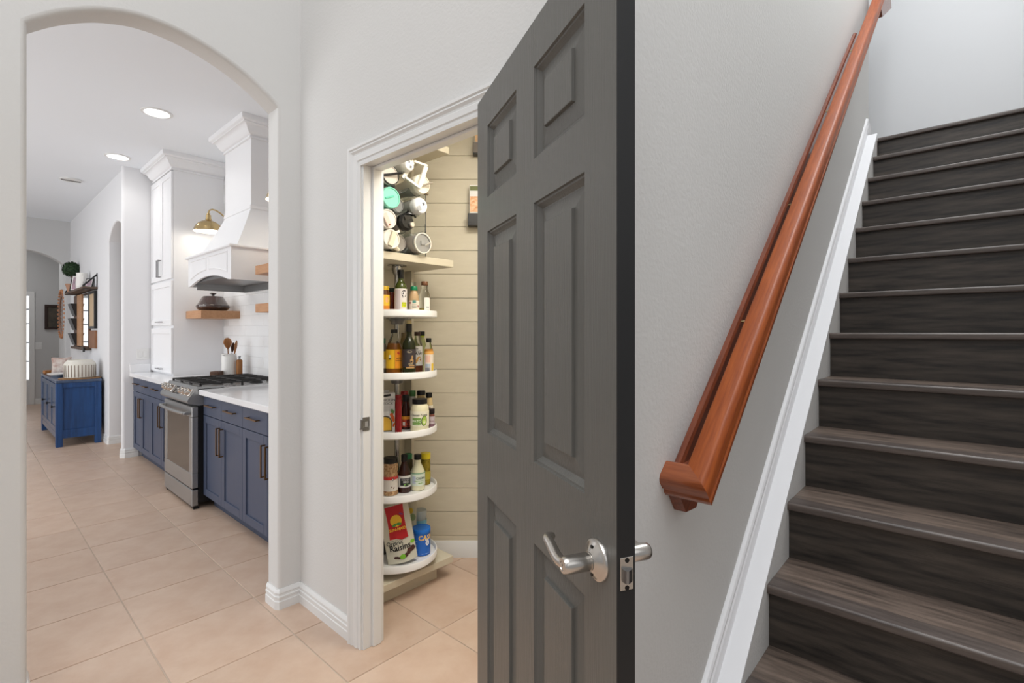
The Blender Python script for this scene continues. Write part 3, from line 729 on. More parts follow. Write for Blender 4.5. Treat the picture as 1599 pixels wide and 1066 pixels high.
def spoon(label, cat, base, tip, mat_, bw, bl, flat=0, name='wooden_spoon'):
    b = Vector(base); tp_ = Vector(tip); d_ = (tp_-b).normalized(); L_ = (tp_-b).length
    q_ = Matrix.Translation(b) @ d_.to_track_quat('Z', 'X').to_matrix().to_4x4()
    mb = MB(q_); mb.lathe([(.005, 0), (.006, L_*.3), (.0055, L_-bl*.9), (bw*.55, L_-bl*.75), (bw, L_-bl*.42), (bw*.9, L_-bl*.2), (bw*.45, L_-.004), (.003, L_)], 18, sx=.28 if not flat else .16, sy=1)
    tag(mb.build(name, mat_), label, cat, None)
c0 = Vector((1.728, 5.235, .94))
spoon('round wooden spoon with a broad pale bowl leaning left in the white crock', 'spoon', c0, (1.722, 5.263, 1.300), WOODM, .042, .12)
spoon('dark wooden spatula in the middle of the white crock', 'spatula', c0+Vector((0, -.01, 0)), (1.75, 5.19, 1.255), WOODD, .026, .11, 1, 'wooden_spatula')
spoon('tall brown wooden paddle leaning right in the white crock', 'paddle', c0+Vector((.01, -.015, 0)), (1.775, 5.178, 1.275), WOODM, .026, .16, 1, 'wooden_paddle')
t = thing('pepper_mill', 'slim square wooden mill standing right of the white crock', 'mill', (1.79, 5.150, .915))
MB().box(-.022, .022, -.022, .022, 0, .175, .006).build('body', WOODM, t, smooth=0)
MB().lathe([(.016, .175), (.018, .182), (.009, .188), (.008, .197), (.014, .202), (.012, .212), (.0, .214)], 16).build('knob', STEEL, t)
t = tag(MB().box(-.038, .038, -.055, .055, 0, .075, .005).build('wood_block', WOODD, smooth=0, loc=(1.605, 5.185, .915), rz=-.7), 'small dark wooden block behind the range grates', 'wood block')
# switch plate on the rounded wall end
def switch_plate(label, loc, rz, w_, h_, n_):
    t = thing('switch_plate', label, 'switch', loc, rz)
    MB().box(-w_/2, w_/2, -.005, 0, -h_/2, h_/2, .002).build('plate', TRIM, t, smooth=0)
    for k in range(n_):
        x = (k-(n_-1)/2)*.046; MB().box(x-.016, x+.016, -.009, -.004, -.033, .033, .002).build('rocker', TRIM, t, smooth=0)
switch_plate('white double switch plate on the wall above the far counter', (1.342, 6.70, 1.112), 0, .115, .12, 2)
switch_plate('white switch plate on the far room wall between the glazed door and the painting', (.975, 12.9, 1.095), 0, .10, .13, 2)
# ceiling fittings
for k, (x, y) in enumerate(((1.069, 4.87), (1.070, 6.39))):
    t = thing('recessed_light', ('recessed ceiling light nearer the big arch', 'recessed ceiling light farther down the kitchen')[k], 'ceiling light', (x, y, 3.14))
    MB().lathe([(.085, -.001), (.088, -.008), (.108, -.006), (.110, 0)], 36, cap=False).build('trim_ring', TRIM, t)
    MB().lathe([(.0, -.003), (.0865, -.003)], 36, cap=False).build('lens', LAMP, t)
    area('recessed_lamp', (x, y, 3.12), (0, 0, 0), .16, .16, 1.2, (1, .97, .92), 2.2)
t = thing('smoke_detector', 'small white disc on the far kitchen ceiling', 'detector', (.862, 7.75, 3.14))
MB().lathe([(.10, -.0005), (.10, -.012), (.07, -.016), (.03, -.016)], 28).build('cover', TRIM, t); MB().box(-.09, .09, -.012, .012, -.022, -.014, .004).build('grille', STEELD, t, smooth=0)
# ================================================================ far room: sideboard and its decoration
SBX0, SBX1, SBY0, SBY1, SBH = .742, 1.158, 7.868, 9.46, .782
SB = thing('sideboard', 'blue three-door wooden sideboard on square legs by the wall', 'sideboard', ((SBX0+SBX1)/2, (SBY0+SBY1)/2, 0)); off = Matrix.Translation((-(SBX0+SBX1)/2, -(SBY0+SBY1)/2, 0))
MB(off).box(SBX0-.004, SBX1+.004, SBY0-.004, SBY1+.004, .752, SBH, .004).build('top', SBLUET, SB, smooth=0)
LG = .062
for x in (SBX0, SBX1-LG):
    for y in (SBY0, SBY1-LG): MB(off).box(x, x+LG, y, y+LG, 0, .752, .004).build('leg', SBLUE, SB, smooth=0)
def sidepanel(y0, y1):
    a, b = SBX0+LG, SBX1-LG
    MB(off).box(a, b, y0+.004, y0+.04, .695, .752).build('end_rail', SBLUE, SB, smooth=0); MB(off).box(a, b, y0+.004, y0+.04, .10, .20).build('end_rail', SBLUE, SB, smooth=0)
    m = MB(off).box(a, b, y0+.016, y0+.03, .20, .695); m.build('end_panel', SBLUE, SB, smooth=0)
sidepanel(SBY0, 0); sidepanel(SBY1-LG, 0)
MB(off).box(SBX0+.012, SBX1-.01, SBY0+LG-.01, SBY1-LG+.01, .13, .752).build('carcass', mat('sideboard_inner', (40, 56, 88), .6), SB, smooth=0)
MB(off).box(SBX0+.004, SBX0+.03, SBY0+LG, SBY1-LG, .10, .17, .002).build('bottom_rail', SBLUET, SB, smooth=0)
ds = (SBY1-SBY0-2*LG)/3
for k in range(3):
    a = SBY0+LG+k*ds
    e = shaker(MB(off), a+.003, a+ds-.003, .175, .735, SBX0+.002, .055, .018, .007).build('door', SBLUET, SB, smooth=0)
    MB(off @ Matrix.Translation((SBX0+.002, a+ds*.14 if k != 1 else a+ds*.14, .47)) @ Matrix.Rotation(-PI/2, 4, 'Y')).lathe([(.007, 0), (.007, .018), (.016, .024), (.017, .032), (.008, .037)], 14).build('knob', BLACK, e)
# woven placemat: rings of braid
pm_ = MB()
for k in range(8): r_ = .025+.024*k; pm_.tube([(r_*math.cos(2*PI*q/40), r_*math.sin(2*PI*q/40), .006+.0012*math.cos(q*2.5)) for q in range(41)], .0125, 6, sq=(1, .5))
tag(pm_.build('placemat', mat('rattan', (178, 138, 98), .8, var=(40, .9), col2=(128, 92, 60)), loc=(.985, 8.09, SBH)), 'round woven placemat under the ribbed white pot', 'placemat')
t = thing('ribbed_pot', 'wide white ceramic pot with dark vertical grooves on the placemat', 'pot', (.985, 8.10, SBH+.014))
MB().lathe([(.135, 0), (.150, .006), (.154, .16), (.146, .185), (.128, .20), (.122, .215), (.112, .215), (.112, .19), (.0, .18)], 60).build('body', mat('cream_ceramic', (222, 218, 208), .5), t)
gm = mat('groove_taupe', (140, 126, 114), .6)
for k in range(28):
    a = 2*PI*k/28; MB(Matrix.Rotation(a, 4, 'Z')).box(.1525, .1555, -.0045, .0045, .012, .155, .001).build('groove', gm, t, smooth=0)
t = thing('serving_platter', 'shallow white oval platter left of the ribbed pot', 'platter', (.835, 8.62, SBH))
MB().lathe([(.07, 0), (.075, .010), (.12, .022), (.150, .038), (.152, .043), (.118, .03), (.0, .024)], 40, sx=.72, sy=1.1).build('dish', WCER, t)
MB().lathe([(.0905, .0), (.092, .002), (.092, .009), (.0905, .0105)], 30, sx=.72, sy=1.1).build('foot_ring', mat('foot_blue_grey', (96, 106, 124), .4), t)
# floral cushion
t = thing('cushion', 'small white cushion with pink floral print at the far end of the sideboard', 'cushion', (.91, 9.05, SBH), -.35)
def pillow(w_, h_, th, n_=14):
    vs = []; fs = []
    for sgn in (-1, 1):
        for i in range(n_+1):
            for j in range(n_+1):
                u = -1+2*i/n_; v = -1+2*j/n_; e = (1-u**4)*(1-v**4); sq_ = 1-.06*(1-abs(u))*(1-abs(v))*0
                vs.append((w_/2*u*(1-.07*(1-v*v)), sgn*th/2*e**.5, h_/2+h_/2*v*(1-.07*(1-u*u))))
    M_ = (n_+1)**2
    for s_ in (0, 1):
        for i in range(n_):
            for j in range(n_): a = s_*M_+i*(n_+1)+j; fs.append((a, a+n_+1, a+n_+2, a+1))
    return MB().add(vs, fs)
flo = mat('floral_print', (226, 220, 212), .8, var=(16, 1), col2=(178, 142, 132))
pillow(.215, .235, .10).build('cover', flo, t)
mb = MB(); 
for k in range(4):
    pass
mb.tube([(-.1, 0, .004), (.1, 0, .004)], .004, 6).build('piping', mat('piping_cream', (214, 206, 196), .8), t)
tag(MB().box(-.05, .05, -.03, .03, 0, .05, .008).build('wooden_box', WOODM, loc=(.80, 9.30, SBH), rz=.2), 'small orange-brown wooden box behind the white platter', 'box')

# ---- wall shelf
WX = 1.19
t = thing('wall_shelf', 'dark wooden wall shelf above the sideboard holding a topiary', 'shelf', (WX-.07, 9.2, 1.925)); off = Matrix.Translation((-(WX-.07), -9.2, -1.925))
for k in range(2): MB(off).box(WX-.15+.076*k, WX-.152+.076*(k+1), 8.34, 10.02, 1.912, 1.94, .002).build('board', WOODG, t, smooth=0)
for y in (8.36, 9.98):
    MB(off).tube([(WX-.148, y, 1.945), (WX-.006, y, 2.10)], .011, 6).box(WX-.15, WX-.002, y-.012, y+.012, 1.905, 1.912).box(WX-.010, WX-.002, y-.012, y+.012, 1.905, 2.12).build('bracket', BLACK, t, smooth=0)
tp_ = thing('topiary', 'round green topiary on a stem in a terracotta pot on the wall shelf', 'plant', (1.112, 9.90, 1.94))
MB().lathe([(.052, 0), (.072, .105), (.078, .107), (.078, .13), (.070, .13), (.066, .115), (.0, .115)], 24).build('pot', mat('terracotta', (182, 140, 116), .8), tp_)
MB().tube([(0, 0, .1), (.004, 0, .18), (-.002, .003, .26)], .008, 8).build('stem', WOODM, tp_)
fol = MB(); rnd = random.Random(3)
for k in range(900):
    z = rnd.uniform(-1, 1); a = rnd.uniform(0, 2*PI); rr_ = math.sqrt(1-z*z); n_ = Vector((rr_*math.cos(a), rr_*math.sin(a), z))
    R_ = .118*rnd.uniform(.86, 1.03); c_ = n_*R_+Vector((0, 0, .345)); u_ = (n_.orthogonal().normalized()+n_*rnd.uniform(-.4, .8)).normalized()
    u_ = Matrix.Rotation(rnd.uniform(0, 6.28), 3, n_) @ u_; v_ = n_.cross(u_); s_ = rnd.uniform(.012, .02)
    fol.add([c_-u_*s_, c_+v_*s_*.5, c_+u_*s_, c_-v_*s_*.5], [(0, 1, 2, 3)])
fol.lathe([(.0, -.1), (.06, -.085), (.1, -.03), (.1, .03), (.06, .085), (.0, .1)], 16, (0, 0, .345))
fo = fol.build('foliage', mat('topiary_leaf', (46, 74, 40), .7, var=(30, .9), col2=(24, 42, 22)), tp_, smooth=0); fo['kind'] = 'stuff'
def frame(name, label, loc, rz, tilt, w_, h_, fm, pic, bw=.016):
    t_ = thing(name, label, 'picture frame', loc, rz); x = Matrix.Rotation(tilt, 4, 'X')
    MB(x).box(-w_/2, w_/2, 0, .014, 0, bw, .002).box(-w_/2, w_/2, 0, .014, h_-bw, h_, .002).box(-w_/2, -w_/2+bw, 0, .014, bw, h_-bw, .002).box(w_/2-bw, w_/2, 0, .014, bw, h_-bw, .002).build('frame', fm, t_, smooth=0)
    p = MB(x).box(-w_/2+bw, w_/2-bw, .005, .010, bw, h_-bw).build('mat_board', mat('mat_white', (232, 228, 224), .6), t_, smooth=0)
    MB(x).box(-w_/2+bw*2.2, w_/2-bw*2.2, .0035, .0048, bw*2.2, h_-bw*2.2).build('photo', pic, p, smooth=0)
    return t_
ph = mat('photo_print', (196, 160, 172), .4, var=(14, 1), col2=(96, 104, 110))
frame('photo_frame', 'dark framed photograph leaning on the wall shelf beside the topiary', (1.11, 9.42, 1.941), -.75, -.22, .21, .235, BLACK, ph, .012)
frame('photo_frame', 'black photo frame at the near end of the wall shelf behind the white jug', (1.125, 8.62, 1.941), -1.2, -.2, .16, .13, BLACK, ph, .012)
t = thing('jug', 'white ceramic jug standing between the frames on the wall shelf', 'jug', (1.105, 8.92, 1.941))
MB().lathe([(.058, 0), (.066, .01), (.068, .08), (.062, .15), (.060, .20), (.064, .215), (.056, .212), (.054, .15), (.0, .14)], 32).build('body', WCER, t)
MB().tube([(.0, -.062, .18), (.0, -.10, .17), (.0, -.105, .10), (.0, -.066, .06)], .008, 8).build('handle', WCER, t)

# ---- wall organiser
t = thing('wall_organizer', 'wooden wall organizer with three black bins and a mirror strip', 'wall organizer', (WX, 9.2, 1.5)); off = Matrix.Translation((-WX, -9.2, -1.5))
x0 = WX-.022
MB(off).box(x0-.012, WX-.001, 9.77, 10.10, 1.13, 1.90, .002).build('back_board', WOODD, t, smooth=0)
MB(off).box(x0-.02, WX-.001, 9.33, 9.74, 1.15, 1.895, .003).build('plank_panel', OAK, t, smooth=0)
mf = MB(off).box(x0-.006, WX-.001, 8.84, 9.31, 1.14, 1.895, .002).build('mirror_frame', WOODD, t, smooth=0)
MB(off).box(x0-.008, x0-.005, 8.87, 9.29, 1.16, 1.885).build('mirror', mat('mirror_glass', (222, 228, 232), .03, 1), mf, smooth=0)
cf = MB(off); 
for a in ((8.36, 8.40, 1.40, 1.895), (8.78, 8.82, 1.40, 1.895), (8.40, 8.78, 1.86, 1.895), (8.40, 8.78, 1.40, 1.43)): cf.box(x0-.012, WX-.001, *a, .002)
cf = cf.build('cork_frame', BLACK, t, smooth=0); MB(off).box(x0-.004, WX-.002, 8.40, 8.78, 1.43, 1.86).build('cork', mat('cork', (196, 172, 142), .8), cf, smooth=0)
MB(off).box(x0-.006, WX-.001, 8.37, 8.80, 1.14, 1.375, .002).build('key_panel', mat('wood_red', (150, 106, 78), .5, var=(6, .8), col2=(120, 78, 54)), t, smooth=0)
MB(off).box(x0-.05, WX-.001, 8.80, 10.08, 1.105, 1.14, .003).build('ledge', WOODG, t, smooth=0)
MB(off).box(x0-.07, x0-.05, 8.78, 8.83, 1.085, 1.145, .003).build('hook', BLACK, t, smooth=0)
for zt_, zb_ in ((1.775, 1.593), (1.555, 1.383), (1.336, 1.16)):
    b_ = MB(off); yA, yB = 9.76, 10.08; xb_ = WX-.034
    pl = [(xb_, zb_), (WX-.055, zb_), (WX-.108, zt_), (WX-.103, zt_), (WX-.052, zb_+.006), (xb_, zb_+.006)]
    b_.prism(pl, lambda u, v, w_: (u, w_, v), yA, yB)
    for y in (yA, yB-.005): b_.prism([(xb_, zb_), (WX-.055, zb_), (WX-.108, zt_), (xb_, zt_)], lambda u, v, w_: (u, w_, v), y, y+.005)
    b_.build('bin', mat('bin_black', (44, 44, 46), .4), t, smooth=0)
# ---- round mirror with a beaded rim on the jamb wall of the far room
t = thing('round_mirror', 'round mirror with brown beaded wooden rim beyond the far arch', 'mirror', (1.145, 11.22, 1.655)); x = Matrix.Rotation(-PI/2, 4, 'Y')
MB(x).lathe([(.0, .006), (.30, .006)], 40, cap=False).build('glass', mat('mirror_dark', (120, 96, 78), .15, .8), t)
MB(x).lathe([(.29, 0), (.30, .016), (.34, .02), (.37, .012), (.375, 0)], 48, cap=False).build('rim', mat('rim_wood', (126, 84, 58), .5), t)
bead = None
for k in range(36):
    a = 2*PI*k/36
    if bead is None: bead = MB().lathe([(.0, -.022), (.014, -.015), (.020, 0), (.014, .015), (.0, .022)], 8).build('bead', mat('bead_wood', (186, 130, 92), .45, objvar=.2), t); o = bead
    else: o = bead.copy(); C.objects.link(o); o.parent = t
    o.location = (-.018, .395*math.cos(a), .395*math.sin(a))
# ---- painting
t = thing('painting', 'dark framed small painting on the far grey wall', 'painting', (1.255, 12.885, 1.635)); 
MB().box(-.20, .20, -.02, .013, -.235, -.19, .004).box(-.20, .20, -.02, .013, .19, .235, .004).box(-.20, -.155, -.02, .013, -.19, .19, .004).box(.155, .20, -.02, .013, -.19, .19, .004).build('frame', mat('frame_umber', (52, 36, 30), .4), t, smooth=0)
MB().box(-.155, .155, -.006, .012, -.19, .19).build('canvas', mat('canvas_dark', (92, 82, 70), .6, var=(9, 1), col2=(58, 56, 50)), t, smooth=0)
# ---- glazed far door
dr = thing('door_2', 'narrow glazed white door in the far wall, bright with daylight', None, (.68, 12.93, 0)); dr['kind'] = 'structure'
MB().box(-.25, -.175, -.05, -.03, 0, 2.105, .004).box(.165, .242, -.05, -.03, 0, 2.105, .004).box(-.25, .242, -.0505, -.03, 2.03, 2.105, .004).build('door_casing', TRIM, dr, smooth=0)
MB().box(-.18, .178, -.02, .02, 0, .455).box(-.18, -.10, -.02, .02, .455, 2.04).box(.166, .178, -.02, .02, .455, 2.04).build('leaf', TRIM, dr, smooth=0)
zs = [.46, .807, 1.157, 1.507, 1.775, 2.032]
for k in range(5):
    MB().box(-.10, .166, -.004, .004, zs[k]+.008, zs[k+1]-.008).build('pane', mat('daylit_pane', (250, 252, 255), .3, emit=1.0), dr, smooth=0)
    if k: MB().box(-.10, .166, -.012, .012, zs[k]-.010, zs[k]+.010).build('muntin', BLACK, dr, smooth=0)
# ================================================================ pantry: carousel cabinet and everything on it
def at(px, d):
    l = (px-799.5)/779.85*d; return lf(l, d)
TC_ = lf(-.617, 2.68); TR = .2115
CU = thing('carousel_cabinet', 'tan corner carousel cabinet with a bottom board, top boards and five round white trays', 'cabinet', (TC_[0], TC_[1], 0)); off = Matrix.Translation((-TC_[0], -TC_[1], 0))
cy0 = 2.10
def board(nm, x1, z0, z1, m=UNIT): MB(off).box(1.262, x1, cy0, 2.468, z0, z1, .0015).build(nm, m, CU, smooth=0)
board('bottom_board', 1.832, .085, .120); board('middle_board', 1.832, 1.716, 1.754); board('upper_board', 1.80, 2.335, 2.372)
MB(off).box(1.262, 1.764, 2.162, 2.46, 0, .085).build('toe_kick', UNIT, CU, smooth=0)
MB(off).box(1.262, 1.79, 2.470, 2.488, 0, 2.5).build('back_panel', UNIT, CU, smooth=0)
MB(off).box(1.773, 1.792, 2.405, 2.470, .12, 1.716, .001).build('side_panel', UNIT, CU, smooth=0)
MB(off).box(1.773, 1.792, 2.405, 2.470, 1.754, 2.335, .001).build('upper_side_panel', UNIT, CU, smooth=0)
CHROME = mat('pole_chrome', (170, 168, 165), .2, 1)
MB().lathe([(.0135, .12), (.0135, 1.716)], 20).build('pole', CHROME, CU)
MB().lathe([(.05, 1.710), (.05, 1.716)], 24).lathe([(.02, 1.665), (.028, 1.69), (.028, 1.709)], 20).build('pole_socket', CHROME, CU)
TZ = [.1555, .505, .823, 1.118, 1.433]
tray = None
for z in TZ:
    if tray is None:
        tray = MB().lathe([(.0, 0), (TR-.006, 0), (TR, .005), (TR, .034), (TR-.002, .037), (TR-.005, .037), (TR-.007, .034), (TR-.009, .014), (TR-.014, .012), (.0, .012)], 72, cap=False).build('tray', TRAYW, CU)
        hub = MB().lathe([(.030, -.035), (.034, -.018), (.050, -.004), (.050, 0)], 20, cap=False).box(-.06, .06, -.012, .012, -.008, 0).build('tray_hub', STEELD, CU)
        a, b = tray, hub
    else:
        a, b = tray.copy(), hub.copy()
        for o in (a, b): C.objects.link(o); o.parent = CU
    a.location = (0, 0, z); b.location = (0, 0, z)
TF = [z+.0125 for z in TZ]

# ---- lettering
_txt = {}
def text2d(s_, bold=0):
    if (s_, bold) not in _txt:
        cu = bpy.data.curves.new('lettering', 'FONT'); cu.body = s_; cu.align_x = 'CENTER'; cu.align_y = 'CENTER'; cu.size = 1; cu.offset = bold; cu.resolution_u = 2
        o = bpy.data.objects.new('lettering', cu); C.objects.link(o)
        me = bpy.data.meshes.new_from_object(o)
        _txt[s_, bold] = ([v.co[:2] for v in me.vertices], [list(p.vertices) for p in me.polygons])
        bpy.data.objects.remove(o); bpy.data.meshes.remove(me); bpy.data.curves.remove(cu)
    return _txt[s_, bold]
class Surf:
    """a place for print: 'cyl' radius R around local z, or 'flat' plane at local x = R; u to the right, v up"""
    def __init__(s, R, flat=False, fn=None): s.R = R; s.flat = flat; s.fn = fn
    def p(s, u, v, e=0):
        if s.fn: return s.fn(u, v, e)
        if s.flat: return (s.R+e, u, v)
        a = u/s.R; return ((s.R+e)*math.cos(a), (s.R+e)*math.sin(a), v)
    def patch(s, mb, u0, u1, v0, v1, e=.0006, n=12, top=None):
        vs = []; 
        for k in range(n+1):
            u = u0+(u1-u0)*k/n; vs += [s.p(u, v0, e), s.p(u, v1, e)]
        return mb.add(vs, [(2*k, 2*k+2, 2*k+3, 2*k+1) for k in range(n)])
    def poly(s, mb, pts, e=.001):
        return mb.add([s.p(u, v, e) for u, v in pts], [list(range(len(pts)))])
    def ell(s, mb, u, v, a, b, e=.001, n=20, rot=0):
        return s.poly(mb, [(u+a*math.cos(2*PI*k/n)*math.cos(rot)-b*math.sin(2*PI*k/n)*math.sin(rot), v+a*math.cos(2*PI*k/n)*math.sin(rot)+b*math.sin(2*PI*k/n)*math.cos(rot)) for k in range(n)], e)
    def text(s, mb, st, u, v, size, e=.0013, bold=.02, sx=1, rot=0):
        V, F = text2d(st, bold); c, q = math.cos(rot), math.sin(rot)
        return mb.add([s.p(u+(x*sx*c-y*q)*size, v+(x*sx*q+y*c)*size, e) for x, y in V], F)
def ink(c, rough=.5): return mat('ink_%02x%02x%02x' % c, c, rough)
INK = ink((30, 30, 32)); PAPER = ink((238, 236, 230)); 
GLASS = mat('clear_glass', (240, 245, 244), .03, trans=1, ior=1.25)
GREENG = mat('green_glass', (44, 50, 20), .06, trans=.35, ior=1.4)
def plastic(c, rough=.25, trans=0): return mat('plastic_%02x%02x%02x_%d' % (*c, trans*10), c, rough, trans=trans)

def container(name, label, cat, px, d, zf, yaw=0, group=None):
    x, y = at(px, d); return thing(name, label, cat, (x, y, zf+.0004), math.atan2(-y, -x)+yaw, group)
def prints(par, items, S_, name='label'):
    """items: (name, material, fn(mb, surface))"""
    for nm, m, fn in items: mb = MB(); fn(mb, S_); mb.build(nm, m, par, smooth=0)
def bottle(name, label, cat, px, d, zf, prof, body, cap=None, lab=None, extra=(), yaw=0, liquid=None, parts=()):
    """prof: outside (r, z); cap: (profile, material); lab: (R, v0, v1, half angle, material, prints)"""
    t = container(name, label, cat, px, d, zf, yaw)
    MB().lathe(prof, 28).build('body', body, t)
    if liquid:
        k, zt, m = liquid; pr = [(max(.001, r-k), max(z, .004)) for r, z in prof if z < zt]; r_ = pr[-1][0]
        for (ra, za), (rb, zb) in zip(prof, prof[1:]):
            if za < zt <= zb: r_ = ra+(rb-ra)*(zt-za)/(zb-za)-k
        pr.append((max(.001, r_), zt)); MB().lathe(pr, 24).build('contents', m, t)
    if cap: MB().lathe(cap[0], 24).build('cap', cap[1], t)
    for nm, pr, m in parts: MB().lathe(pr, 24).build(nm, m, t)
    if lab:
        R, v0, v1, ha, m, items = lab; S_ = Surf(R); mb = MB(); S_.patch(mb, -ha*R, ha*R, v0, v1, n=20)
        l = mb.build('label', m, t)
        prints(l, items, S_)
    return t
def ridged(r, z0, z1): return [(r*.96, z0), (r, z0+.001), (r, z1-.002), (r*.94, z1), (.0, z1)]

# ---------------- tray 1 (lowest)
zf = TF[0]
x, y = at(625.5, 2.575); rb = thing('raisin_bag', 'cream and red raisin pouch leaning on the lowest white tray', 'bag', (x, y, zf+.001), math.atan2(-y, -x)+.10)
BW, BH = .150, .285; til = math.radians(9.5)
def bagp(u, v, e=0):
    """front sheet of the pouch: u across, v up; returns local coordinates with the pouch rolled to the left and leaning back"""
    t_ = v/BH; bul = .030*(1-t_)**.8*(1-(2*u/BW)**2*.8)+.004*math.sin(9*t_+14*u)*(1-abs(2*u/BW))
    uu, vv = u*math.cos(til)-v*math.sin(til), u*math.sin(til)+v*math.cos(til)
    return (bul+e-.10*v, uu+.012, vv+.012)
def bagb(u, v): p = bagp(u, v); t_ = v/BH; return (-.028*(1-t_)**.8*(1-(2*u/BW)**2*.8)-.10*v-.001, p[1], p[2])
n1, n2 = 12, 16; vs = []; fs = []
for fn in (bagp, bagb):
    for i in range(n1+1):
        for j in range(n2+1): vs.append(fn(-BW/2+BW*i/n1, BH*j/n2))
M_ = (n1+1)*(n2+1)
for s_ in (0, 1):
    for i in range(n1):
        for j in range(n2): a = s_*M_+i*(n2+1)+j; fs.append((a, a+n2+1, a+n2+2, a+1))
for i in range(n1):
    for j in (0, n2): a = i*(n2+1)+j; fs.append((a, a+n2+1, M_+a+n2+1, M_+a))
for j in range(n2):
    for i in (0, n1): a = i*(n2+1)+j; fs.append((a, a+1, M_+a+1, M_+a))
pb = MB().add(vs, fs).build('pouch', mat('pouch_cream', (206, 202, 186), .4), rb)
SB_ = Surf(0, fn=bagp)
def red_panel(mb, S_):
    n = 10; L_ = [(-.047+.006*k/n, .278-.150*k/n) for k in range(n+1)]; vs = []
    for k in range(n+1):
        v = .280-.160*k/n; ww = .047-.004*math.sin(PI*k/n); vs += [S_.p(-ww, v, .0012), S_.p(-ww*.3, v, .0012), S_.p(ww*.3, v-.012*(k/n), .0012), S_.p(ww, v-.016*(k/n)+.01*(k/n), .0012)]
    mb.add(vs, [(4*k+c, 4*k+c+1, 4*k+5+c, 4*k+4+c) for k in range(n) for c in range(3)])
def bunch(mb, S_):
    r2 = random.Random(4)
    for k in range(16): S_.ell(mb, .020+.0030*k+r2.uniform(-.005, .005), .036+.0024*k*.7+r2.uniform(-.009, .009), .0085, .0065, .0018+k*.00005)
    for k in range(4): S_.ell(mb, -.034+.007*k, .028+r2.uniform(-.004, .004), .0075, .006, .0018)
prints(pb, [('red_panel', ink((186, 28, 34)), red_panel),
            ('yellow_sun', ink((238, 190, 52)), lambda mb, S_: S_.ell(mb, -.001, .206, .029, .030, .0022)),
            ('green_leaf', ink((92, 150, 66)), lambda mb, S_: (S_.ell(mb, -.012, .186, .012, .007, .0028, rot=.4), S_.ell(mb, .011, .188, .013, .007, .0028, rot=-.2))),
            ('brand_lettering', ink((246, 196, 60)), lambda mb, S_: S_.text(mb, 'SUN-MAID', 0, .163, .0195, .0028, .025, .92)),
            ('small_lettering', ink((96, 92, 84)), lambda mb, S_: S_.text(mb, 'NATURAL CALIFORNIA', .0, .1115, .0078, .0018, .0)),
            ('lettering', ink((34, 32, 32)), lambda mb, S_: (S_.text(mb, 'Organic', -.026, .1005, .0270, .0018, .012, .95), S_.text(mb, 'Raisins', -.003, .0755, .0400, .0018, .02, .98))),
            ('raisin_print', ink((74, 44, 40)), bunch),
            ('grape_print', ink((126, 188, 52)), lambda mb, S_: (S_.ell(mb, .002, .030, .0145, .0125, .0026), S_.ell(mb, .063, .086, .012, .009, .0022))),
            ('purple_print', ink((120, 60, 120)), lambda mb, S_: S_.ell(mb, .030, .234, .012, .004, .0026, rot=-.5))], SB_)
bottle('nut_canister', 'blue cashew canister with blue lid on the lowest tray', 'canister', 658, 2.692, zf, [(.044, 0), (.0475, .002), (.0475, .118)], plastic((38, 104, 196), .3), (([(.0485, .116), (.0495, .118), (.0495, .134), (.0475, .138), (.0455, .136), (.0, .135)]), plastic((28, 116, 214), .3)),
       (.0477, .004, .112, 2.6, plastic((44, 108, 200), .3), [
           ('lettering', ink((240, 200, 120)), lambda mb, S_: S_.text(mb, 'CASHEWS', .062, .096, .034, .0014, .04)),
           ('emblem', ink((228, 232, 240)), lambda mb, S_: (S_.ell(mb, .034, .068, .012, .015, .0012), S_.ell(mb, .030, .086, .011, .006, .0012))),
           ('small_lettering', ink((190, 212, 240)), lambda mb, S_: [S_.patch(mb, -.040, -.022, z, z+.0018, .0012, 4) for z in (.030, .037, .044, .056, .064, .078)]+[S_.text(mb, 'NET WT 24 OZ', .022, .012, .006, .0012, .0)])]))
bottle('clear_jar', 'clear plastic jar with pale blue band behind the blue canister', 'jar', 656, 2.795, zf, [(.034, 0), (.036, .003), (.036, .13), (.034, .15), (.036, .156), (.036, .19), (.034, .195)], plastic((214, 224, 224), .1, .4), None,
       (.0362, .10, .145, 3.1, plastic((130, 190, 210), .3), []))
x, y = at(640, 2.735); t = thing('snack_pouch', 'small cream and green pouch standing behind the raisin bag', 'bag', (x, y, zf+.001), math.atan2(-y, -x)-.2)
mb = MB(); vs = []; n = 8
for s_ in (-1, 1):
    for j in range(n+1):
        z = .275*j/n; th = .022*(1-z/.285)**.7
        for u in (-.036, -.015, .015, .036): vs.append((s_*th*(1 if abs(u) < .02 else .25), u, z))
m_ = (n+1)*4; fs = [(s_*m_+4*j+c, s_*m_+4*j+c+1, s_*m_+4*j+c+5, s_*m_+4*j+c+4) for s_ in (0, 1) for j in range(n) for c in range(3)]
fs += [(4*j+c, 4*j+4+c, m_+4*j+4+c, m_+4*j+c) for j in range(n) for c in (0, 3)]+[(k, k+1, m_+k+1, m_+k) for k in (0, 1, 2)]+[(4*n+k, 4*n+k+1, m_+4*n+k+1, m_+4*n+k) for k in (0, 1, 2)]
pp = mb.add(vs, fs).build('pouch', mat('pouch_sand', (206, 200, 172), .45), t, smooth=50)
prints(pp, [('yellow_print', ink((222, 190, 60)), lambda mb, S_: S_.ell(mb, .008, .215, .012, .016, .008)), ('green_print', ink((150, 170, 120)), lambda mb, S_: S_.ell(mb, .018, .180, .016, .02, .008))], Surf(.006, True))
bottle('dark_jar', 'dark jar at the left of the lowest tray, mostly hidden by the jamb', 'jar', 597, 2.69, zf, [(.028, 0), (.031, .003), (.031, .15), (.026, .165)], plastic((38, 26, 22), .15), (ridged(.029, .165, .19), BLACK))

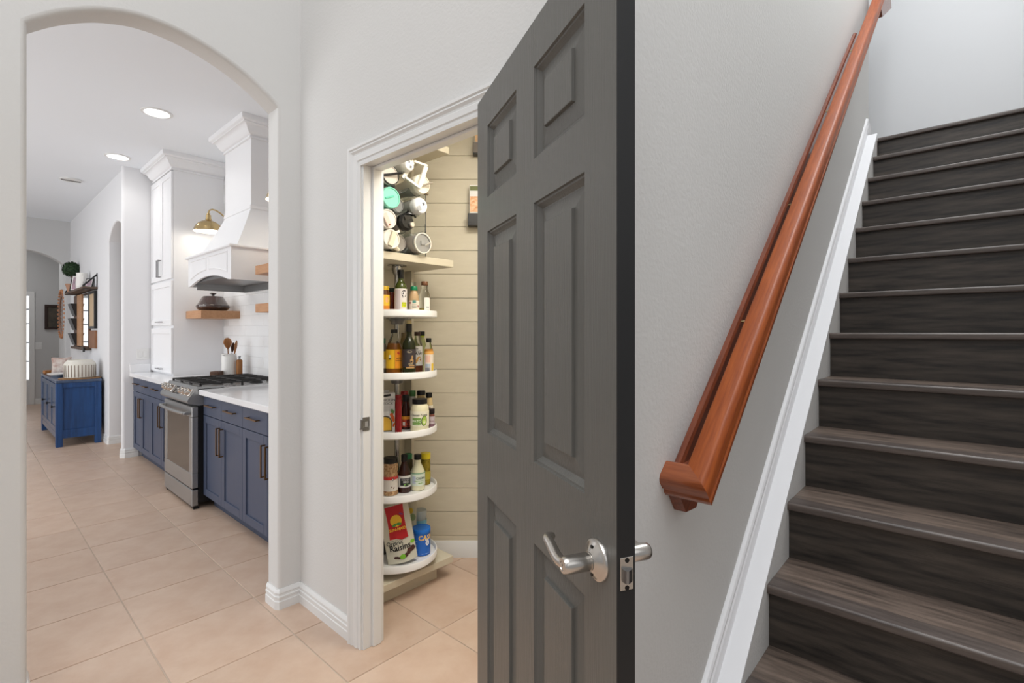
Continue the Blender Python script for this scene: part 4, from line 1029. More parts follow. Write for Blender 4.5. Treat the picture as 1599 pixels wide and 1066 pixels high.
# ---------------- tray 2
zf = TF[1]
NUTS = mat('nuts', (206, 174, 132), .6, var=(120, 1), col2=(128, 84, 48), bump=(90, .8))
t = bottle('nut_jar', 'jar of mixed nuts with black lid and red-banded label', 'jar', 609.5, 2.592, zf, [(.036, 0), (.0395, .003), (.0395, .018), (.0385, .022), (.0385, .098), (.0365, .104), (.0355, .115), (.0375, .126), (.0395, .135), (.0395, .148), (.036, .160), (.034, .165)], NUTS,
           (ridged(.0365, .163, .190), BLACK), (.0388, .024, .098, 3.1, ink((216, 208, 200)), [
               ('red_band', ink((196, 44, 44)), lambda mb, S_: S_.patch(mb, -.12, .12, .082, .098, .0009, 24)),
               ('emblem', ink((70, 60, 66)), lambda mb, S_: (S_.ell(mb, .012, .083, .0055, .0065, .0013),)),
               ('emblem_centre', ink((226, 222, 218)), lambda mb, S_: S_.ell(mb, .012, .083, .003, .0038, .0016)),
               ('print', ink((120, 96, 80)), lambda mb, S_: (S_.ell(mb, .007, .045, .0022, .005, .0012, rot=.4), S_.ell(mb, .018, .041, .0025, .006, .0012, rot=-.4)))]), yaw=.0)
bottle('barbecue_bottle', 'dark barbecue sauce bottle with black and white label', 'bottle', 631.3, 2.634, zf, [(.030, 0), (.0335, .003), (.0335, .088), (.032, .100), (.026, .122), (.018, .142), (.0145, .150), (.0145, .168)], plastic((52, 24, 18), .12), (ridged(.0165, .160, .194), BLACK),
       (.0337, .026, .090, 2.2, ink((222, 222, 218)), [
           ('black_field', INK, lambda mb, S_: S_.patch(mb, -.03, .03, .040, .077, .0010, 10)),
           ('lettering', ink((200, 196, 196)), lambda mb, S_: (S_.text(mb, 'HICKORY', -.002, .069, .0095, .0016, .015), S_.text(mb, 'BBQ', .0, .058, .0145, .0016, .03))),
           ('leaf', ink((134, 184, 96)), lambda mb, S_: S_.ell(mb, .001, .044, .013, .006, .0018)),
           ('bowl', INK, lambda mb, S_: S_.ell(mb, .003, .039, .010, .004, .0022)),
           ('purple_band', ink((86, 46, 76)), lambda mb, S_: S_.patch(mb, -.06, .06, .026, .030, .0010, 14))]), yaw=.25)
bottle('dressing_bottle', 'creamy dressing bottle with black cap and pale green label', 'bottle', 652.3, 2.672, zf, [(.034, 0), (.0385, .004), (.0385, .084), (.036, .100), (.025, .124), (.0175, .138), (.0165, .150), (.0165, .168)], mat('dressing_cream', (222, 218, 186), .12), (ridged(.0195, .160, .186), BLACK),
       (.0387, .028, .093, 2.6, ink((216, 226, 210)), [
           ('green_rim', ink((92, 158, 120)), lambda mb, S_: S_.patch(mb, -.10, .10, .0905, .0945, .0012, 24)),
           ('lettering', ink((70, 84, 76)), lambda mb, S_: S_.text(mb, 'CREMA', .014, .067, .0165, .0014, .01)),
           ('green_print', ink((138, 178, 106)), lambda mb, S_: (S_.text(mb, 'jalapeno ranch', .004, .053, .0088, .0014, .008), S_.ell(mb, .010, .041, .012, .003, .0012))),
           ('side_print', ink((190, 198, 214)), lambda mb, S_: S_.patch(mb, -.034, -.014, .040, .078, .0010, 6))]), yaw=.1)
bottle('pepper_jar', 'jar of yellow peppers with yellow lid behind the creamy dressing', 'jar', 664.5, 2.765, zf, [(.024, 0), (.027, .003), (.027, .05), (.025, .06), (.027, .07), (.027, .125), (.024, .14)], mat('pepper_olive', (168, 146, 42), .12, var=(40, 1), col2=(112, 96, 24)), (ridged(.0275, .140, .172), plastic((226, 206, 44), .3)),
       (.0272, .03, .075, 2.0, ink((186, 170, 60)), []))
bottle('green_cap_jar', 'green-capped jar half hidden behind the barbecue sauce', 'jar', 637.5, 2.80, zf, [(.024, 0), (.026, .003), (.026, .12), (.021, .13)], plastic((70, 60, 34), .15), (ridged(.022, .13, .158), plastic((44, 132, 84), .3)))

# ---------------- tray 3
zf = TF[2]
x, y = at(603.5, 2.622); t = thing('stock_carton', 'white chicken stock carton with a bowl of yellow broth on its front', 'carton', (x, y, zf+.0005), math.atan2(-y, -x)+.04)
cb = MB().box(-.032, .032, -.043, .043, 0, .203, .002).build('box', ink((226, 226, 226)), t, smooth=0)
SF = Surf(.0325, True)
def dome(mb, S_): S_.poly(mb, [(-.043, .006), (.028, .006)]+[(-.008+.036*math.cos(PI*k/14), .048+.040*math.sin(PI*k/14)) for k in range(0, 15)]+[(-.043, .048)], .0010)
def dome2(mb, S_): S_.poly(mb, [(-.043, .012), (.024, .012)]+[(-.009+.032*math.cos(PI*k/14), .045+.036*math.sin(PI*k/14)) for k in range(0, 15)]+[(-.041, .04)], .0014)
prints(cb, [('brand_bar', INK, lambda mb, S_: S_.poly(mb, [(-.016, .184), (.020, .189), (.020, .200), (-.016, .195)], .0012)),
            ('lettering', ink((70, 70, 72)), lambda mb, S_: (S_.text(mb, 'CHICKEN', .003, .168, .0185, .0012, .0, 1.0), S_.text(mb, 'STOCK', .002, .150, .0185, .0012, .0, 1.0))),
            ('small_lettering', ink((150, 150, 152)), lambda mb, S_: [S_.patch(mb, -.028, .022, z, z+.0012, .0010, 2) for z in (.112, .119, .126, .133)]),
            ('bowl_rim', ink((96, 84, 70)), dome), ('broth', ink((226, 178, 60)), dome2),
            ('carrot', ink((222, 106, 48)), lambda mb, S_: (S_.ell(mb, .030, .075, .008, .022, .0018, rot=.3), S_.ell(mb, .024, .092, .009, .009, .0019), S_.ell(mb, .036, .040, .005, .012, .0018, rot=-.3))),
            ('carrot_leaf', ink((108, 150, 84)), lambda mb, S_: (S_.ell(mb, .026, .112, .007, .010, .0018), S_.ell(mb, .033, .104, .005, .009, .0018, rot=-.5)))], SF)
MB(Matrix.Translation((-.01, .0, .203))).lathe([(.013, 0), (.013, .012), (.011, .014), (.0, .014)], 18).build('pour_cap', ink((190, 190, 192)), t)
bottle('sauce_tube', 'slim red sauce bottle between the stock carton and the brown bottle', 'bottle', 622, 2.565, zf, [(.015, 0), (.0175, .002), (.0175, .165), (.015, .18)], plastic((124, 18, 22), .12), (ridged(.0165, .178, .20), plastic((120, 14, 18), .3)))
bottle('teriyaki_bottle', 'brown sauce bottle with black cap and orange-red label', 'bottle', 634, 2.70, zf, [(.023, 0), (.0255, .003), (.0255, .090), (.0245, .105), (.018, .135), (.0155, .145), (.0155, .155)], plastic((66, 30, 22), .1), (ridged(.0175, .148, .182), BLACK),
       (.0257, .012, .070, 2.6, ink((196, 70, 44)), [
           ('orange_top', ink((232, 152, 46)), lambda mb, S_: S_.patch(mb, -.06, .06, .054, .070, .0010, 16)),
           ('barcode', ink((226, 222, 216)), lambda mb, S_: S_.patch(mb, -.018, -.005, .020, .040, .0013, 4)),
           ('dark_print', ink((110, 30, 26)), lambda mb, S_: (S_.ell(mb, .012, .042, .010, .012, .0014), S_.ell(mb, .010, .020, .008, .007, .0014)))]))
t = bottle('mayonnaise_jar', 'cream mayonnaise jar with black lid and avocado label', 'jar', 655.3, 2.650, zf, [(.043, 0), (.0485, .004), (.0490, .105), (.0475, .122), (.042, .136), (.0375, .142), (.0375, .150)], mat('mayo_cream', (232, 226, 192), .15), (ridged(.0395, .142, .168), BLACK),
           (.0492, .030, .108, 1.45, ink((238, 234, 212)), [
               ('brand_lettering', INK, lambda mb, S_: S_.text(mb, 'Chosen Foods', -.002, .088, .0165, .0013, .012, .95)),
               ('green_block', ink((120, 164, 76)), lambda mb, S_: S_.patch(mb, -.040, .006, .036, .074, .0010, 10)),
               ('block_lettering', ink((236, 240, 220)), lambda mb, S_: (S_.text(mb, 'MAYO', -.017, .057, .0185, .0016, .02), S_.text(mb, 'AVOCADO OIL', -.017, .0425, .0066, .0016, .0))),
               ('avocado', ink((52, 74, 30)), lambda mb, S_: S_.ell(mb, .024, .058, .0165, .0265, .0013, rot=-.12)),
               ('avocado_flesh', ink((168, 200, 84)), lambda mb, S_: S_.ell(mb, .025, .058, .0135, .0225, .0017, rot=-.12)),
               ('avocado_heart', ink((212, 226, 140)), lambda mb, S_: S_.ell(mb, .024, .052, .0085, .0105, .0020)),
               ('avocado_pit', ink((240, 244, 214)), lambda mb, S_: S_.ell(mb, .024, .050, .0045, .0055, .0023))]))
bottle('red_cap_bottle', 'red-capped bottle in the back of the middle tray', 'bottle', 631, 2.80, zf, [(.022, 0), (.024, .003), (.024, .14), (.018, .165)], plastic((120, 60, 44), .15), (ridged(.020, .165, .190), plastic((160, 26, 30), .3)))
bottle('green_cap_bottle', 'green-capped pale bottle behind the mayonnaise jar', 'bottle', 644, 2.822, zf, [(.020, 0), (.022, .003), (.022, .13), (.016, .16)], plastic((206, 206, 200), .2), (ridged(.018, .16, .192), plastic((84, 140, 84), .3)))
bottle('relish_jar', 'black-lidded jar directly behind the mayonnaise lid', 'jar', 657.5, 2.815, zf, [(.022, 0), (.024, .003), (.024, .15), (.021, .168)], plastic((190, 170, 120), .15), (ridged(.024, .168, .192), BLACK))
bottle('aioli_bottle', 'cream sauce bottle with black cap at the right back of the middle tray', 'bottle', 669.8, 2.765, zf, [(.019, 0), (.021, .003), (.021, .125), (.019, .145), (.015, .162)], mat('aioli_cream', (224, 200, 148), .2), (ridged(.018, .160, .186), BLACK),
       (.0212, .07, .118, 2.0, ink((232, 226, 212)), [('print', ink((150, 90, 100)), lambda mb, S_: S_.ell(mb, .004, .104, .006, .005, .0012))]))
bottle('spice_jar', 'small jar with dark cap and greyish purple label near the tray rim', 'jar', 674, 2.705, zf, [(.014, 0), (.016, .002), (.016, .072), (.014, .08)], plastic((120, 70, 60), .15), (ridged(.0165, .080, .108), plastic((34, 24, 26), .3)),
       (.0162, .012, .066, 2.4, ink((196, 182, 188)), [('print', ink((130, 92, 104)), lambda mb, S_: (S_.patch(mb, -.02, .02, .014, .026, .0010, 8), S_.text(mb, 'SALSA', 0, .042, .009, .0012, .02)))]))

# ---------------- tray 4
zf = TF[3]
AMBER = mat('cider_amber', (178, 104, 28), .08, trans=.25, ior=1.33)
bottle('cider_vinegar_bottle', 'amber cider vinegar bottle with yellow label and black cap', 'bottle', 615.5, 2.622, zf, [(.037, 0), (.0415, .004), (.0420, .120), (.040, .140), (.032, .168), (.022, .192), (.0175, .205), (.0175, .222)], GLASS, (ridged(.0180, .222, .240), BLACK),
       (.0423, .038, .136, 2.8, ink((236, 186, 36)), [
           ('orange_half', ink((228, 146, 34)), lambda mb, S_: S_.patch(mb, .004, .06, .039, .135, .0010, 10)),
           ('seam', ink((176, 110, 30)), lambda mb, S_: S_.patch(mb, .0028, .0046, .039, .135, .0012, 2)),
           ('red_apple', ink((190, 40, 44)), lambda mb, S_: S_.ell(mb, .024, .118, .009, .0075, .0014)),
           ('lettering', ink((96, 62, 24)), lambda mb, S_: (S_.text(mb, 'APPLE', .026, .090, .0115, .0014, .02), S_.text(mb, 'VINEGAR', .026, .078, .0095, .0014, .02))),
           ('hive_print', ink((232, 222, 190)), lambda mb, S_: S_.ell(mb, -.022, .098, .007, .011, .0014)),
           ('dark_print', ink((60, 44, 24)), lambda mb, S_: S_.patch(mb, -.026, -.018, .084, .092, .0016, 3))]), liquid=(.003, .168, AMBER))
bottle('olive_oil_bottle', 'tall dark olive oil bottle with cork top and charcoal label', 'bottle', 638.8, 2.602, zf, [(.030, 0), (.0335, .004), (.0340, .150), (.0325, .168), (.024, .186), (.0155, .200), (.0135, .215), (.0135, .255)], GREENG, ([(.0145, .228), (.0150, .230), (.0150, .268), (.012, .270), (.0, .270)], INK),
       (.0343, .045, .138, 2.4, ink((58, 52, 56)), [
           ('gold_print', ink((190, 150, 96)), lambda mb, S_: (S_.ell(mb, .014, .078, .009, .013, .0012), S_.ell(mb, .016, .098, .004, .009, .0012), S_.patch(mb, -.016, .03, .040, .046, .0012, 6), S_.patch(mb, .0, .03, .051, .056, .0012, 6))),
           ('dark_print', ink((36, 30, 30)), lambda mb, S_: S_.ell(mb, .012, .074, .005, .005, .0016)),
           ('crest', ink((140, 130, 110)), lambda mb, S_: S_.ell(mb, .002, .125, .013, .007, .0012)),
           ('lettering', ink((206, 190, 150)), lambda mb, S_: S_.text(mb, 'OLIO', .008, .062, .010, .0014, .02))]), yaw=.0, parts=[('cork', [(.0115, .270), (.0125, .272), (.0120, .286), (.0, .287)], mat('cork_pale', (198, 182, 136), .8))])
bottle('vinegar_bottle', 'clear bottle with brown cap and white label behind the olive oil', 'bottle', 652, 2.742, zf, [(.027, 0), (.0295, .004), (.0300, .120), (.0285, .150), (.022, .178), (.0160, .195), (.0150, .210)], GLASS, (ridged(.0175, .206, .228), plastic((64, 40, 30), .3)),
       (.0303, .045, .150, 1.0, PAPER, [
           ('lettering', ink((40, 38, 38)), lambda mb, S_: (S_.text(mb, 'RAW', .0, .108, .022, .0013, .03), S_.text(mb, 'the', -.004, .136, .012, .0013, .02), S_.text(mb, 'HONEY', .0, .122, .0105, .0013, .0))),
           ('amber_print', ink((222, 168, 90)), lambda mb, S_: (S_.ell(mb, .008, .080, .012, .014, .0012), S_.ell(mb, -.008, .068, .008, .010, .0012))),
           ('print', ink((70, 60, 56)), lambda mb, S_: S_.ell(mb, .014, .078, .003, .004, .0016))]), liquid=(.003, .046, mat('honey_dark', (130, 62, 24), .1)))
bottle('lime_juice_bottle', 'clear bottle with black cap and a touch of lime green, at the back', 'bottle', 658.5, 2.822, zf, [(.022, 0), (.025, .004), (.025, .150), (.018, .185), (.0145, .195), (.0145, .208)], plastic((196, 204, 140), .1, .5), (ridged(.0175, .206, .230), BLACK), None, parts=[('lime_ring', [(.016, .198), (.0165, .206)], plastic((170, 190, 50), .3))])
bottle('brown_cap_bottle', 'olive-capped bottle just behind the pole', 'bottle', 630.5, 2.80, zf, [(.021, 0), (.024, .004), (.024, .150), (.016, .190), (.0125, .20)], plastic((150, 126, 80), .1, .4), (ridged(.0140, .196, .222), plastic((122, 104, 70), .4)))
bottle('mustard_bottle', 'small orange bottle with black cap at the right edge of its tray', 'bottle', 669.5, 2.668, zf, [(.021, 0), (.0235, .003), (.0240, .118), (.0225, .132), (.0165, .155), (.0125, .168), (.0125, .176)], GLASS, (ridged(.0140, .172, .194), BLACK),
       (.0243, .014, .108, 2.2, ink((232, 220, 206)), [
           ('orange_top', ink((236, 178, 96)), lambda mb, S_: S_.patch(mb, -.05, .05, .108, .124, .0010, 14)),
           ('blue_band', ink((176, 186, 200)), lambda mb, S_: S_.patch(mb, -.018, .008, .040, .058, .0012, 6)),
           ('barcode', ink((82, 92, 112)), lambda mb, S_: [S_.patch(mb, -.018+.0052*k, -.018+.0052*k+.0034, .018, .038, .0013, 2) for k in range(5)]),
           ('yellow_print', ink((232, 196, 60)), lambda mb, S_: (S_.patch(mb, .014, .030, .016, .060, .0012, 6),)),
           ('pink_print', ink((232, 190, 170)), lambda mb, S_: S_.patch(mb, -.018, .008, .066, .104, .0012, 6))]), liquid=(.002, .135, mat('mustard_orange', (226, 150, 62), .2)))
bottle('green_top_bottle', 'green-capped bottle with yellow and white label at the left end of its tray', 'bottle', 596, 2.665, zf, [(.027, 0), (.030, .004), (.030, .135), (.022, .160), (.018, .168)], plastic((150, 140, 126), .1, .4), (ridged(.0205, .166, .194), plastic((44, 112, 70), .35)),
       (.0303, .035, .125, 2.6, ink((236, 200, 50)), [('white_half', PAPER, lambda mb, S_: S_.patch(mb, .0, .06, .036, .080, .0010, 10))]))

# ---------------- tray 5
zf = TF[4]
bottle('cooking_oil_bottle', 'green glass oil bottle with white label and round black emblem', 'bottle', 625.8, 2.602, zf, [(.028, 0), (.0305, .003), (.0310, .138), (.029, .152), (.020, .168), (.0135, .178), (.0125, .190), (.0125, .208)], mat('oil_green', (72, 82, 30), .08, trans=.25), (ridged(.0145, .190, .236), BLACK),
       (.0313, .003, .136, 2.7, ink((228, 222, 218)), [
           ('side_panel_print', ink((206, 194, 196)), lambda mb, S_: S_.patch(mb, -.045, -.006, .006, .130, .0010, 12)),
           ('emblem', ink((48, 44, 48)), lambda mb, S_: (S_.ell(mb, .014, .110, .0145, .0185, .0012), S_.poly(mb, [(.004, .098), (.010, .094), (.006, .088)], .0012))),
           ('emblem_lettering', ink((236, 234, 232)), lambda mb, S_: S_.text(mb, 'Oil', .014, .110, .024, .0018, .02, .9)),
           ('lime_sticker', ink((214, 222, 48)), lambda mb, S_: (S_.patch(mb, .002, .028, .040, .066, .0012, 6),)),
           ('sticker_lettering', ink((110, 116, 30)), lambda mb, S_: (S_.text(mb, 'EXTRA', .015, .060, .0075, .0016, .02), S_.text(mb, 'VIRGIN', .015, .051, .0070, .0016, .02), S_.text(mb, 'OIL', .015, .0435, .006, .0016, .02))),
           ('foot_print', ink((120, 130, 140)), lambda mb, S_: S_.poly(mb, [(.006, .006), (.024, .006), (.016, .018)], .0012)),
           ('pink_print', ink((196, 150, 156)), lambda mb, S_: S_.patch(mb, -.030, -.014, .012, .030, .0012, 4))]), yaw=.12)
bottle('salad_dressing_bottle', 'salad dressing bottle with green cap under a clear overcap and a cranberry label', 'bottle', 646.3, 2.662, zf, [(.024, 0), (.0265, .003), (.0270, .082), (.0255, .100), (.0190, .122), (.0155, .130), (.0155, .138)], mat('dressing_peach', (210, 176, 134), .1, trans=.2), ([(.0180, .132), (.0190, .134), (.0190, .150), (.0165, .154), (.0, .155)], plastic((26, 128, 86), .3)),
       (.0273, .002, .078, 2.5, ink((232, 220, 204)), [
           ('teal_square', ink((84, 142, 134)), lambda mb, S_: S_.patch(mb, -.007, .011, .064, .080, .0013, 5)),
           ('lettering', ink((96, 112, 104)), lambda mb, S_: (S_.text(mb, 'ORGANIC', .002, .056, .0055, .0013, .02), S_.text(mb, 'dressing', .002, .048, .0075, .0013, .015), S_.patch(mb, -.009, .013, .038, .041, .0012, 4))),
           ('cranberry', ink((176, 42, 62)), lambda mb, S_: (S_.ell(mb, -.002, .014, .009, .006, .0013), S_.ell(mb, .006, .019, .005, .006, .0013, rot=.5))),
           ('fig', ink((150, 62, 60)), lambda mb, S_: (S_.ell(mb, -.021, .066, .004, .006, .0013), S_.ell(mb, .024, .048, .004, .006, .0013)))]), parts=[('overcap', [(.0130, .155), (.0130, .172), (.0115, .176), (.0, .177)], GLASS)])
bottle('clear_dressing_bottle', 'clear square-shouldered bottle with brown cap and a barcode label', 'bottle', 663, 2.702, zf, [(.027, 0), (.030, .004), (.0305, .092), (.029, .112), (.021, .135), (.0165, .148), (.0160, .166)], GLASS, (ridged(.0185, .163, .184), plastic((112, 74, 48), .4)),
       (.0308, .006, .096, .55, PAPER, [
           ('barcode', ink((90, 90, 98)), lambda mb, S_: [S_.patch(mb, -.007+.0042*k, -.007+.0042*k+.0022, .014, .030, .0013, 2) for k in range(4)]+[S_.patch(mb, -.008, .010, .044, .047, .0013, 2)])]), yaw=.5, liquid=(.003, .040, mat('oil_yellow', (196, 176, 84), .1, trans=.4)))
bottle('yellow_lid_jar', 'orange-labelled jar with yellow lid at the left of the topmost tray', 'jar', 600, 2.602, zf, [(.024, 0), (.027, .003), (.027, .112), (.023, .130)], plastic((96, 58, 34), .12), (ridged(.0245, .130, .150), plastic((232, 190, 40), .3)),
       (.0273, .012, .105, 2.6, ink((228, 140, 40)), [
           ('yellow_field', ink((240, 196, 60)), lambda mb, S_: S_.patch(mb, -.05, .05, .048, .104, .0010, 14)),
           ('print', ink((232, 170, 130)), lambda mb, S_: S_.ell(mb, .014, .078, .008, .015, .0013)),
           ('stripe', ink((190, 90, 30)), lambda mb, S_: S_.patch(mb, -.05, .05, .024, .030, .0013, 14))]))
bottle('hot_sauce_bottle', 'small dark-capped red sauce bottle behind the yellow-lidded jar', 'bottle', 612, 2.712, zf, [(.018, 0), (.0205, .003), (.0205, .11), (.016, .13)], plastic((132, 52, 36), .12), (ridged(.0185, .128, .150), plastic((36, 52, 40), .35)))

# ---------------------------------------------------------------- tumbler rack on the middle board
ZB = 1.754
RK = thing('bottle_rack', 'clear stacking bottle rack full of tumblers on the top of the carousel cabinet', 'rack', (1.52, 2.24, ZB)); off = Matrix.Translation((-1.52, -2.24, -ZB))
ACR = mat('acrylic', (236, 240, 240), .05, trans=.92, ior=1.2)
rows = [1.816, 1.911, 2.013, 2.122]
cols = [(1.414, 1.508, 1.603), (1.395, 1.500, 1.597), (1.412, 1.505, 1.590), (1.41, 1.505, 1.600)]
for rz_, cc in zip(rows, cols):
    mb = MB(off); pts = []
    for xc in cc: pts += [(xc+.047*math.cos(math.radians(a)), rz_-.003+.049*math.sin(math.radians(a))) for a in range(200, 341, 20)]
    th = .0025; lo = [(u, v-th) for u, v in pts]
    mb.prism(pts+lo[::-1], XZ, 2.13, 2.36).build('cradle', ACR, RK, smooth=60)
for xx in (1.350, 1.656):
    MB(off).box(xx-.003, xx+.003, 2.12, 2.37, ZB, 2.125, .001).build('rack_side', ACR, RK, smooth=0)
MB(off).tube([(1.662, 2.13, 1.80), (1.662, 2.13, 1.93)], .0025, 6).tube([(1.662, 2.13, 1.80), (1.64, 2.13, 1.795)], .0025, 6).build('rack_wire', mat('wire_grey', (120, 112, 100), .3, .8), RK)
def tumbler(label, x, z, r, bodym, lidm, ln=.23, y=2.085, prof=None, lid=None, extras=(), name='tumbler', cat='tumbler'):
    """lies along +y with its lid facing -y; local z of the lathes points to -y (out of the lid)"""
    t = thing(name, label, cat, (x, y, z)); xf = Matrix.Rotation(PI/2, 4, 'X')
    MB(xf).lathe(prof or [(r*.72, -ln), (r*.76, -ln+.003), (r*.84, -ln*.55), (r*.97, -ln*.45), (r, -.012)], 30).build('body', bodym, t)
    l = MB(xf).lathe(lid or [(r*1.0, -.014), (r*1.04, -.012), (r*1.04, .006), (r*.98, .010), (r*.90, .010), (r*.88, .006), (.0, .006)], 34).build('lid', lidm, t)
    for nm, fn, m in extras: mb = MB(xf); fn(mb); mb.build(nm, m, l if nm.startswith('lid_') else t)
    return t
# in the lid frame: +x right as seen from the hall, +y up, +z out of the lid
SSL = mat('tumbler_steel', (190, 184, 178), .35, .3); WPL = plastic((232, 228, 218), .3); CREAM = plastic((222, 212, 190), .35); CLEARL = mat('clear_lid', (196, 196, 194), .08, trans=.5, ior=1.3)
def bar(mb, p, q, w_, h_):                                           # flat bar on the lid
    p, q = Vector(p), Vector(q); d_ = (q-p).normalized(); n_ = Vector((0, 0, 1)); s_ = d_.cross(n_)*w_/2; u_ = n_*h_
    vs = [p-s_, p+s_, q+s_, q-s_]; mb.add(vs+[v+u_ for v in vs], [(0, 1, 2, 3), (4, 5, 6, 7), (0, 1, 5, 4), (1, 2, 6, 5), (2, 3, 7, 6), (3, 0, 4, 7)]); return mb
tumbler('pale steel tumbler with clear white-rimmed lid, bottom right of the rack', 1.603, 1.817, .050, SSL, CLEARL, extras=[
    ('lid_rim', lambda mb: mb.lathe([(.0485, .004), (.0535, .004), (.0535, .012), (.0485, .012)], 34, cap=False), WPL), ('lid_slider', lambda mb: bar(mb, (-.012, 0, .007), (.012, .004, .007), .022, .006), CLEARL), ('lid_straw', lambda mb: mb.tube([(.022, -.008, .004), (.036, .006, .03)], .004, 8), WPL)])
tumbler('white tumbler with broad flat handle bar, bottom left of the rack', 1.414, 1.813, .046, WPL, WPL, extras=[
    ('lid_handle', lambda mb: bar(mb, (-.014, -.036, .010), (.010, .034, .010), .024, .012), CREAM), ('spout', lambda mb: mb.tube([(.03, -.03, -.02), (.055, -.042, -.02), (.056, -.04, -.055), (.04, -.02, -.07)], .011, 8), CREAM), ('lid_tab', lambda mb: bar(mb, (.024, .034, .004), (.045, .045, .004), .012, .006), WPL)])
tumbler('blush white tumbler with folded straw bar, left end of the second row', 1.395, 1.908, .046, plastic((226, 214, 206), .3), plastic((226, 220, 214), .3), extras=[
    ('lid_handle', lambda mb: bar(mb, (-.030, .020, .009), (.002, -.036, .009), .024, .012), plastic((222, 198, 188), .3)), ('lid_pin', lambda mb: mb.lathe([(.004, .02), (.003, .024)], 10, (-.001, -.030, 0)), plastic((150, 80, 50), .4))])
tumbler('pale bottle with black flip-top lid and chrome button, middle of the second row', 1.500, 1.910, .042, SSL, BLACK, lid=[(.042, -.016), (.044, -.014), (.044, .010), (.034, .022), (.0, .024)], extras=[
    ('lid_handle', lambda mb: (mb.tube([(-.02, .030, .01), (.0, .040, .028), (.030, .034, .035), (.040, .026, .03)], .0055, 8), bar(mb, (-.022, .012, .018), (.02, .024, .018), .016, .010)), BLACKG), ('lid_button', lambda mb: mb.lathe([(.014, .018), (.015, .032), (.011, .036), (.0, .036)], 18, (.020, -.014, 0)), NICKEL)])
tumbler('mint green tumbler with matching lid, left end of the third row', 1.412, 2.015, .050, plastic((76, 186, 160), .3), plastic((136, 216, 194), .3), extras=[
    ('lid_handle', lambda mb: bar(mb, (-.034, -.008, .007), (.014, .010, .007), .008, .004), plastic((96, 198, 174), .3))])
tumbler('ribbed clear bottle with white oval drinking lid, right end of the third row', 1.590, 2.008, .042, CLEARL, plastic((238, 238, 240), .2), lid=[(.042, -.03), (.043, -.028), (.043, .004), (.036, .014), (.0, .016)], extras=[
    ('lid_mouth', lambda mb: bar(mb, (-.026, -.022, .011), (-.006, -.012, .013), .026, .006), plastic((168, 170, 174), .3)), ('lid_button', lambda mb: bar(mb, (.006, .008, .013), (.016, .012, .013), .014, .007), plastic((110, 112, 118), .3)),
    ('rib', lambda mb: [mb.lathe([(.0425, -.05-.022*k), (.0435, -.054-.022*k), (.0425, -.058-.022*k)], 24, cap=False) for k in range(7)], CLEARL)])
tumbler('dark-rimmed tumbler with black straw across its frosted lid, left end of the top row', 1.408, 2.124, .045, mat('tumbler_teal_dark', (70, 92, 84), .4), mat('frosted_lid', (206, 198, 190), .3), extras=[
    ('lid_rim', lambda mb: mb.lathe([(.0435, .004), (.048, .004), (.048, .011), (.0435, .011)], 34, cap=False), BLACK), ('lid_straw', lambda mb: mb.tube([(-.042, -.010, .012), (.0, .002, .020), (.034, .012, .032), (.05, .016, .036)], .006, 8), BLACK), ('grip', lambda mb: mb.box(.02, .05, -.05, -.028, -.06, -.02, .006), BLACK)])
tumbler('cream tumbler with square loop handle and grey straw, right end of the top row', 1.600, 2.122, .048, plastic((214, 206, 190), .35), plastic((230, 224, 208), .3), extras=[
    ('loop_handle', lambda mb: (bar(mb, (-.026, -.020, .014), (.016, .094, .014), .022, .010), bar(mb, (.016, .094, .014), (-.040, .112, -.02), .012, .016), bar(mb, (-.040, .112, -.02), (-.105, .010, -.02), .02, .010), bar(mb, (-.105, .012, .0), (-.022, -.028, .014), .012, .010)), plastic((236, 232, 222), .3)),
    ('lid_straw', lambda mb: mb.tube([(-.006, -.012, .010), (.026, .004, .028), (.046, .010, .034)], .005, 8), plastic((150, 140, 124), .4)), ('foot', lambda mb: mb.box(.026, .052, -.046, -.030, -.02, -.002, .004), plastic((120, 104, 84), .4))])
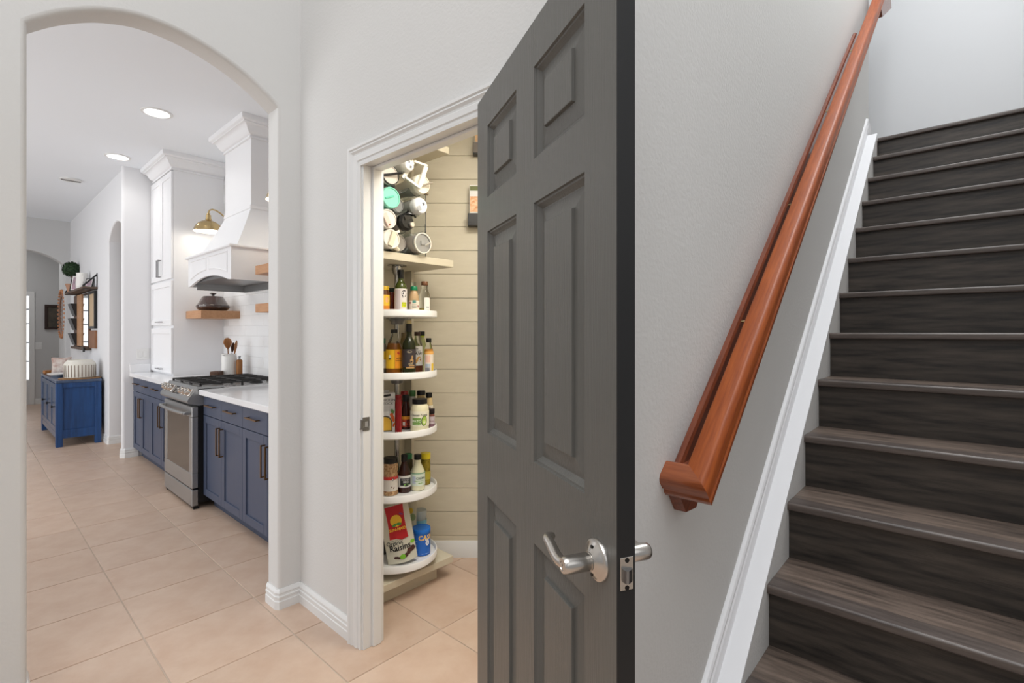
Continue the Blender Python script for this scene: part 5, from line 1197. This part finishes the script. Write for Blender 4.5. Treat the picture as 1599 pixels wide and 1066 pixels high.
tumbler('white faceted bottle with grey logo mark, on top between the two top row tumblers', 1.512, 2.196, .030, plastic((234, 232, 228), .3), plastic((238, 236, 232), .3), ln=.2, lid=[(.030, -.02), (.032, -.018), (.032, .004), (.026, .02), (.018, .024), (.0, .024)], extras=[
    ('lid_mark', lambda mb: (bar(mb, (-.008, .008, .0245), (-.004, .020, .0235), .008, .001), bar(mb, (.002, -.016, .0245), (.004, -.004, .0245), .010, .001)), ink((110, 110, 112)))])
# middle column of the lower rows
tumbler('grey steel tumbler behind the clear-lidded one, bottom row', 1.508, 1.815, .042, SSL, SSL, ln=.2, y=2.16)
tumbler('smoke clear bottle behind the mint tumbler, third row', 1.505, 2.010, .038, CLEARL, CLEARL, ln=.18, y=2.17)

# ---------------------------------------------------------------- wall racks with pouches on the plank wall
def wall_rack(label, l, z0, h_, slab, pic, col2):
    x, y = lf(l, 3.019); t = thing('wall_rack', label, 'rack', (x, y, z0), wall_ang)
    MB().box(-.0, .20, -.060, -.001, 0, .006).build('base', BLACK, t, smooth=0)
    MB().box(0, .20, -.060, -.056, .006, h_*.30).build('front_bar', slab, t, smooth=0)
    MB().box(0, .003, -.060, -.001, .006, h_*.30).build('side', slab, t, smooth=0)
    MB().box(.190, .193, -.060, -.001, .006, h_*.30).build('side', slab, t, smooth=0)
    p = thing('snack_packet', label.replace('rack', 'packet standing in the rack') if False else pic[0], 'packet', (x, y, z0), wall_ang)
    bk = MB().box(.008, .185, -.046, -.020, .008, h_, .003).build('box', pic[1], p, smooth=0)
    MB().box(.012, .180, -.0475, -.0455, h_*.34, h_*.72).build('food_print', pic[2], bk, smooth=0)
    MB().box(.012, .180, -.0475, -.0455, h_*.86, h_*.97).build('green_print', col2, bk, smooth=0)
wall_rack('dark rack on the plank wall, lower of the two beside the grey door', -.262, 1.988, .245, mat('rack_dark', (52, 52, 54), .4), ('white packet with orange food picture in the lower wall rack', ink((230, 228, 226)), mat('food_print', (214, 140, 84), .5, var=(60, 1), col2=(240, 214, 180))), ink((110, 116, 70)))
wall_rack('grey rack high on the plank wall, upper of the two beside the grey door', -.232, 2.415, .22, mat('rack_grey', (116, 108, 102), .4), ('pale packet with brown food picture in the upper wall rack', ink((226, 218, 206)), mat('food_print_brown', (196, 140, 92), .5, var=(60, 1), col2=(230, 200, 160))), ink((190, 170, 140)))
